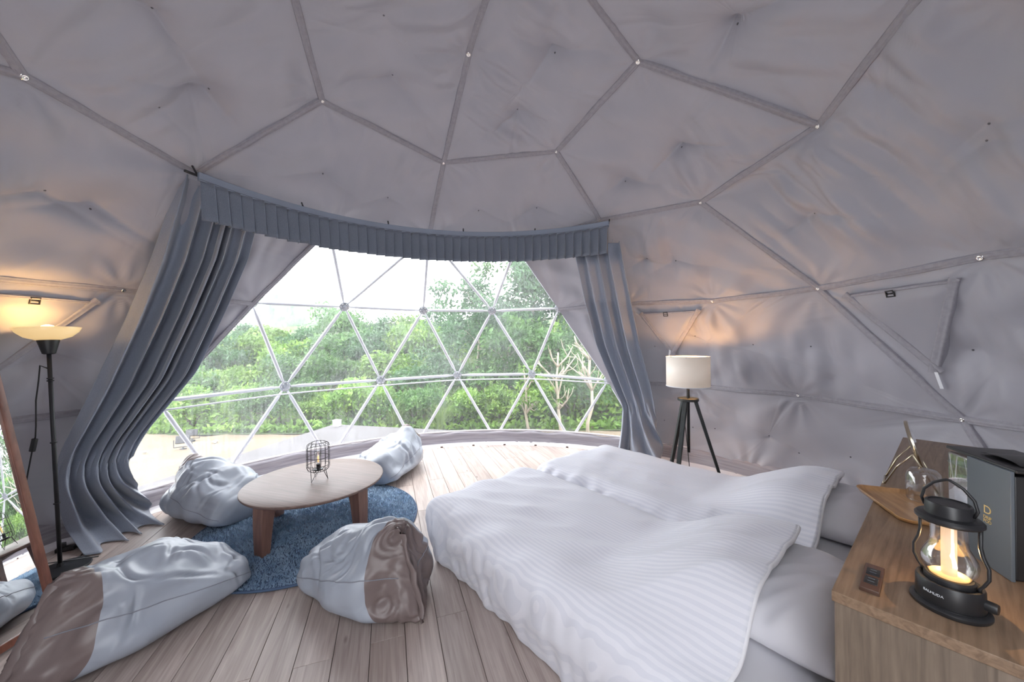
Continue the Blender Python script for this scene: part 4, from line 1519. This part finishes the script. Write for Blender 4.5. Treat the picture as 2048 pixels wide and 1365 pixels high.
cp_ = np.array([(-.03, -.06, .84), (-.045, -.05, .78), (-.05, -.03, .6), (-.03, -.02, .45), (-.012, -.03, .2), (0, -.02, .02)])
MB().add(*tube(cp_, .0035, 6)).build('cord', M['black'], tp)
pl2 = bpy.data.lights.new('tripod_light', 'POINT')
pl2.energy, pl2.color, pl2.shadow_soft_size = 7, (1, .52, .18), .03
po2 = bpy.data.objects.new('tripod_light', pl2)
COL.objects.link(po2)
po2.parent = tp
po2.location = (.02, .02, 1.16)

pbp = onz(132, 1102)
pb = tag(empty('power_strip', (pbp[0], pbp[1], .0), .5), 'small black power strip on the floor behind the floor lamp pole', 'power strip')
MB().add(*rbox((.045, .022, .014), .005, (0, 0, .015))).build('case', M['black'], pb, sharp=40)
MB().add(*rbox((.014, .014, .014), .004, (-.016, 0, .043))).build('plug', M['black'], pb, sharp=40)
MB().add(*tube([(.045, 0, .014), (.09, -.02, .006), (.13, -.10, .005), (.12, -.2, .005)], .004, 6)).build('cord', M['black'], pb)

# ------------------------------------------------------------------ leaning mirror at the left edge
m0, m1 = onz(118, 1238), onz(28, 1304)
md_ = norm(np.array([.06, -1.0, 0]))          # along the foot of the mirror, toward the camera
mn = np.array([-md_[1], md_[0], 0])        # face of the mirror
if mn[0] < 0:
    mn = -mn
lean = radians(12.5)
mu_ = np.array([-mn[0] * sin(lean), -mn[1] * sin(lean), cos(lean)])
mfn = np.cross(md_, mu_)
if mfn[0] < 0:
    mfn = -mfn
mir = tag(empty('standing_mirror', (m0[0], m0[1], 0)), 'tall mirror in reddish wood frame leaning at the left edge of the room', 'mirror')
MWID, MHGT, FW = .60, 1.60, .034


def mpt(s, t_, d_=0.0):
    return md_ * s + mu_ * t_ + mfn * d_


axm = np.stack([md_, mu_, mfn])
for s0, s1, t0, t1 in ((0, FW, 0, MHGT), (MWID - FW, MWID, 0, MHGT), (FW, MWID - FW, 0, FW), (FW, MWID - FW, MHGT - FW, MHGT)):
    MB().add(*rbox(((s1 - s0) / 2, (t1 - t0) / 2, .013), .003, mpt((s0 + s1) / 2, (t0 + t1) / 2) + [0, 0, .012], axm)).build('frame_rail', M['mirrorwood'], mir, sharp=40)
MB().add(*rbox((MWID / 2 - FW + .006, MHGT / 2 - FW + .006, .003), .001, mpt(MWID / 2, MHGT / 2, .002) + [0, 0, .012], axm)).build('mirror_glass', M['mirror'], mir, sharp=40)
for s in (.08, MWID - .08):
    q0 = mpt(s, 1.2, -.02)
    q1 = mpt(s, 0) + np.array([-mn[0] * .62, -mn[1] * .62, .012])
    MB().add(*tube([q0, q1], .012, 8)).build('rear_leg', M['mirrorwood'], mir)

# ------------------------------------------------------------------ outside: deck, sand, hillside
struct(MB().add(*rbox((3.6, 3.9, .10), .01, (0, 0, 0), np.stack([[.9724, -.2334, 0], [.2334, .9724, 0], [0, 0, 1]]))).build('deck', M['deck'], smooth=False)).location = (-.55 + .0, 1.68, -.125)


def terrain(x, y):
    h = -.42 - .0 * x
    s = np.clip(y - 8.0 + .25 * x, 0, 40)
    z = h + .17 * s - .0012 * s ** 2
    return z + .05 * np.sin(1.3 * x) * np.cos(1.1 * y) * np.clip(y - 7, 0, 1)


xs, ys = np.linspace(-14, 16, 70), np.linspace(-6, 7.6, 40)
X, Y = np.meshgrid(xs, ys, indexing='ij')
nz = SN(.9, 12, 5)
G = np.stack([X, Y, -.42 + .02 * nz(np.stack([X, Y, 0 * X], 2))], 2)
struct(MB().add(*[(v, [q[::-1] for q in f]) for v, f in [grid(G)]][0]).build('ground', M['sand']))
xs, ys = np.linspace(-34, 34, 100), np.concatenate([np.linspace(7.2, 14, 30), np.linspace(14.5, 42, 40)])
X, Y = np.meshgrid(xs, ys, indexing='ij')
G = np.stack([X, Y, terrain(X, Y) + .01], 2)
struct(MB().add(*[(v, [q[::-1] for q in f]) for v, f in [grid(G)]][0]).build('hillside', M['soil']))


def leaves(n, gen, size, seed, asp=.45, droop=.4):
    g = np.random.default_rng(seed)
    c, outw = gen(g, n)
    d = norm(outw * .7 + g.normal(size=(n, 3)) * .7 + [0, 0, -droop * .4])
    s = norm(np.cross(d, g.normal(size=(n, 3))))
    L_ = size * g.uniform(.6, 1.4, (n, 1))
    nn = np.cross(d, s)
    a_ = c - d * L_ * .5
    b_ = c + s * L_ * asp * .5 + nn * L_ * .06
    c_ = c + d * L_ * .5
    d_ = c - s * L_ * asp * .5 + nn * L_ * .06
    V = np.stack([a_, b_, c_, d_], 1).reshape(-1, 3)
    F = [(4 * i, 4 * i + 1, 4 * i + 2, 4 * i + 3) for i in range(n)]
    return V, F


def blob(rx, ry, rz, zc, lumps, seed):
    gg = np.random.default_rng(seed)
    cen = norm(gg.normal(size=(lumps, 3))) * np.array([rx, ry, rz]) * gg.uniform(.35, .8, (lumps, 1))
    cen[:, 2] = np.abs(cen[:, 2]) * .9
    rad_ = gg.uniform(.28, .5, lumps) * min(rx, rz)

    def gen(g, n):
        k = g.integers(0, lumps, n)
        u = norm(g.normal(size=(n, 3)))
        u[:, 2] = np.where(u[:, 2] < -.3, -u[:, 2], u[:, 2])
        r_ = rad_[k][:, None] * g.uniform(.55, 1.08, (n, 1))
        return cen[k] + u * r_ + [0, 0, zc], u
    return gen, cen


FOL = []
for i, (rx, rz, zc, n, size, mt_, lumps) in enumerate(((1.0, .75, .35, 3600, .10, 'leafA', 16), (1.2, 1.0, .5, 4200, .11, 'leafB', 18), (1.1, .9, .45, 3800, .09, 'leafC', 18), (.9, 1.0, .45, 3400, .12, 'leafA', 14))):
    gen, cen = blob(rx, rx, rz, zc, lumps, 60 + i)
    V, F = leaves(n, gen, size, 70 + i)
    me = bpy.data.meshes.new('foliage')
    me.from_pydata(V.tolist(), [], F)
    me.materials.append(M[mt_])
    tb = MB()
    for c in cen[:6]:
        tb.add(*tube([(0, 0, -.1), (c[0] * .3, c[1] * .3, zc * .5), tuple(c + [0, 0, zc])], [.03, .022, .008], 5))
    te = tb.build('stems', M['darkbark'])
    tm = te.data
    bpy.data.objects.remove(te)
    FOL.append((me, tm))
LOOK = ['bright yellow green leafy shrub', 'mid green dense shrub', 'blue green small leaved shrub', 'bright green broad leaved shrub']
ORD = ['first', 'second', 'third', 'fourth', 'fifth', 'sixth', 'seventh', 'eighth', 'ninth', 'tenth', 'eleventh', 'twelfth', 'thirteenth', 'fourteenth', 'fifteenth', 'sixteenth', 'seventeenth', 'eighteenth']


def shrub(x, y, kind, sc, label, group):
    o = tag(empty('shrub', (x, y, float(terrain(x, y))), RG.uniform(0, 6.28)), label, 'shrub', group)
    o.scale = (sc * RG.uniform(.9, 1.15), sc * RG.uniform(.9, 1.15), sc * RG.uniform(.85, 1.15))
    for nm, me in zip(('foliage', 'stems'), FOL[kind]):
        c = bpy.data.objects.new(nm, me)
        COL.objects.link(c)
        c.parent = o
        if nm == 'foliage':
            c['kind'] = 'stuff'
    return o


rowsv = [('at the edge of the sand', 7.75, 8.5, 15, (0, 3, 0, 1), .6, .85, -1.02, .52),
         ('in the second row beyond the sand', 9.6, 11.0, 15, (1, 0, 3, 2), .85, 1.15, -1.02, .62),
         ('halfway up the slope', 12.0, 14.0, 16, (1, 2, 3, 0), 1.1, 1.35, -1.0, .8),
         ('along the crest of the slope', 15.5, 19.0, 18, (2, 1, 2, 3), 1.2, 1.55, -1.0, .8)]
for rown, ya, yb, n, kinds, sa, sb, ta, tb_ in rowsv:
    for i in range(n):
        t = ta + (tb_ - ta) * (i + .5 + RG.uniform(-.25, .25)) / n
        y = RG.uniform(ya, yb)
        k = kinds[i % 4]
        shrub(t * y, y, k, RG.uniform(sa, sb), '%s, %s from the left %s' % (LOOK[k], ORD[i], rown), 'shrubs ' + rown)

# undergrowth that nobody could count
g = np.random.default_rng(4)


def gen_under(g, n):
    y = 7.3 + 12 * g.uniform(0, 1, n) ** 1.7
    x = y * g.uniform(-1.1, .85, n)
    z = terrain(x, y) + g.uniform(0, .55, n) * np.clip((y - 7.2) / .8, .25, 1)
    return np.stack([x, y, z], 1), norm(g.normal(size=(n, 3)) + [0, 0, 1.2])


V, F = leaves(22000, gen_under, .13, 8)
tag(MB().add(V, F).build('undergrowth', M['leafA'], None, smooth=False, kind='stuff'), 'low tangled leafy undergrowth covering the hillside behind the sand', 'undergrowth')


# grass tussocks
def tussock(x, y, sc, label):
    g = np.random.default_rng(int(abs(x) * 100))
    n = 150
    mb = []
    F = []
    for i in range(n):
        an = g.uniform(0, 6.28)
        hgt = g.uniform(.6, 1.2)
        sp = g.uniform(.15, .75)
        b0 = np.array([cos(an), sin(an), 0]) * g.uniform(0, .12)
        d = np.array([cos(an), sin(an), 0])
        s = np.array([-d[1], d[0], 0]) * .012
        for t in (0, .33, .66, 1.0):
            p = b0 + d * sp * t ** 1.8 + np.array([0, 0, hgt * (t - .32 * t ** 3)])
            w = (1 - .85 * t)
            mb += [p - s * w, p + s * w]
        q = i * 8
        F += [(q, q + 1, q + 3, q + 2), (q + 2, q + 3, q + 5, q + 4), (q + 4, q + 5, q + 7, q + 6)]
    o = tag(empty('grass_tussock', (x, y, float(terrain(x, y)))), label, 'grass', 'pampas grass beyond the deck')
    o.scale = (sc,) * 3
    MB().add(mb, F).build('blades', M['grass'], o, kind='stuff')
    return o


for x, y, sc, lb in ((-3.4, 7.9, 1.15, 'tallest pale green grass tussock arching behind the deck corner'), (-2.5, 7.6, .9, 'pale grass tussock just behind the far deck edge'),
                     (-4.6, 8.0, .8, 'small pale grass tussock left of the deck corner'), (-1.5, 7.4, .8, 'pale grass tussock right of the others, behind the deck'),
                     (-5.9, 7.9, .6, 'lowest pale grass tussock at the far side of the sand')):
    tussock(x, y, sc, lb)


def tree(x, y, h, crown, kind, label, seed, lean=0.0, n=5200, size=.13, ntw=7, bark='bark', leafy=True):
    gg = np.random.default_rng(seed)
    z0 = float(terrain(x, y))
    o = tag(empty('tree', (x, y, z0)), label, 'tree')
    tr = MB()
    pts = [np.array([0, 0, -.1])]
    for i in range(1, 7):
        pts.append(pts[-1] + np.array([gg.normal(0, .05) + lean * .15, gg.normal(0, .05), h * .8 / 6]))
    tr.add(*tube(np.array(pts), np.linspace(.05, .022, 7) * (h / 4) ** .5, 7))
    tips = [pts[-1]]
    for i in range(ntw):
        k = gg.integers(2, 6)
        b0 = pts[k]
        an = gg.uniform(0, 6.28)
        d = np.array([cos(an) * .7, sin(an) * .5, gg.uniform(.5, 1.0)])
        l_ = gg.uniform(.25, .45) * h * .6
        q = [b0, b0 + d * l_ * .5 + gg.normal(0, .04, 3), b0 + d * l_ + gg.normal(0, .06, 3)]
        tr.add(*tube(np.array(q), [.022, .015, .008], 5))
        tips.append(q[-1])
        for _ in range(2):
            d2 = norm(d + gg.normal(0, .6, 3))
            tr.add(*tube(np.array([q[1], q[1] + d2 * l_ * .4, q[1] + d2 * l_ * .6 + [0, 0, .08]]), [.011, .007, .004], 4))
    tr.build('trunk', M[bark], o)
    if leafy:
        tips = np.array(tips)
        cr_ = np.array([tips.mean(0) + gg.normal(0, 1, 3) * np.array(crown) * .55 for _ in range(20)] + list(tips))

        def gen(g, n):
            k = g.integers(0, len(cr_), n)
            u = norm(g.normal(size=(n, 3)))
            return cr_[k] + u * np.array(crown) * .33 * g.uniform(.3, 1.05, (n, 1)), u
        V, F = leaves(n, gen, size, seed + 1, asp=.38)
        MB().add(V, F).build('foliage', M[kind], o, smooth=False, kind='stuff')
    return o


tree(-.85, 9.6, 3.9, (1.1, 1.0, .95), 'leafC', 'rounded dense tree whose crown tops out right of the middle tubes', 501)
tree(.55, 9.8, 4.3, (1.1, 1.0, 1.0), 'leafB', 'broad dark tree behind the rightmost upper window tubes', 511)
tree(1.9, 9.2, 4.4, (1.2, 1.0, 1.1), 'leafC', 'tall leafy tree beside the right curtain outside', 521)
tree(3.6, 9.6, 4.3, (1.3, 1.0, 1.1), 'leafB', 'tall leafy tree outside, hidden mostly behind the right wall', 526)
tree(-.1, 8.5, 2.4, (.95, .8, .75), 'leafB', 'lower green tree in front of the rounded tree', 531, n=4200)
tree(1.0, 8.3, 2.3, (.9, .8, .8), 'leafB', 'shaded green tree above the bare pale trunks', 541, n=4200)
tree(.95, 7.0, 2.1, (.5, .5, .4), 'leafB', 'bare pale forked sapling left of the right curtain outside', 551, leafy=False, ntw=9)
tree(1.45, 7.0, 2.3, (.5, .5, .4), 'leafB', 'bare pale sapling half hidden by the right curtain', 561, leafy=False, ntw=9, lean=-.15)
tree(.35, 7.3, 1.7, (.45, .4, .35), 'leafA', 'thin pale trunk with sparse leaves outside the right half of the window', 571, n=500, size=.1)
#tree(-8.2, 17.5, 3.4, (1.8, 1.2, .8), 'leafC', 'wide tree on the crest left of the middle', 581, n=5200, size=.2)
#tree(-12.6, 18.5, 3.2, (1.8, 1.2, .8), 'leafC', 'wide tree on the crest at the far left', 586, n=5200, size=.2)

# distant wooded hill
a = np.linspace(0, 2 * pi, 60, endpoint=False)
rows = []
nb = SN(2.6, 14, 77)
for t in np.linspace(0, 1, 18):
    r_ = 9.5 * cos(t * pi / 2) ** .8
    q = np.stack([r_ * np.cos(a), r_ * .6 * np.sin(a), np.full(60, 8.6 * sin(t * pi / 2))], 1)
    rows.append(q + norm(q + [0, 0, .1]) * (.45 * nb.ridge(q))[:, None])
v, f = grid(np.array(rows), cv=True)
hl = struct(MB().add(v, f).build('distant_hill', M['far']))
hl.location = (-36, 60, 1.6)

# flood lights on the sand, the white box on the deck, stones
for (px, py), lb, sc in (((384, 880), 'small grey floodlight on a stake on the sand, the farther one', 1.0), ((366, 897), 'small grey floodlight lying on the sand, the nearer one', 1.1)):
    p = onz(px, py + 3, -.42)
    o = tag(empty('floodlight', p, .5), lb, 'floodlight')
    MB().add(*rbox((.085 * sc, .03, .06 * sc), .008, (0, 0, .16 * sc), np.stack([[1, 0, 0], [0, .94, -.34], [0, .34, .94]]))).build('lamp_head', M['floodgrey'], o, sharp=40)
    MB().add(*tube([(-.11 * sc, 0, .16 * sc), (-.11 * sc, 0, .05), (.11 * sc, 0, .05), (.11 * sc, 0, .16 * sc)], .008, 6)).build('bracket', M['floodgrey'], o)
    MB().add(*lathe([(.05, 0), (.05, .02), (.015, .025), (.012, .05)], 12)).build('foot', M['floodgrey'], o)
wbp = onz(675, 849, -.02)
wb = tag(empty('junction_box', (wbp[0] + .05, wbp[1] - .12, -.025), -.23), 'small white box standing at the far corner of the deck', 'box')
MB().add(*rbox((.055, .04, .05), .006, (0, 0, .05))).build('case', M['tagwhite'], wb, sharp=40)
MB().add(*rbox((.058, .043, .008), .004, (0, 0, .1))).build('lid', M['tagwhite'], wb, sharp=40)
for px, py, r, lb in ((430, 885, .05, 'small grey stone on the sand beside the floodlights'), (290, 905, .04, 'small stone on the sand at the left end of the window')):
    p = onz(px, py, -.40)
    n = 10
    v, f = lathe([(r * .5, -r * .3), (r, 0), (r * .8, r * .4), (r * .3, r * .6)], 9, p)
    v = v + SN(.1, 5, px)(v)[:, None] * r * .15
    tag(MB().add(v, f).build('stone', M['stone'], None, smooth=False), lb, 'stone')
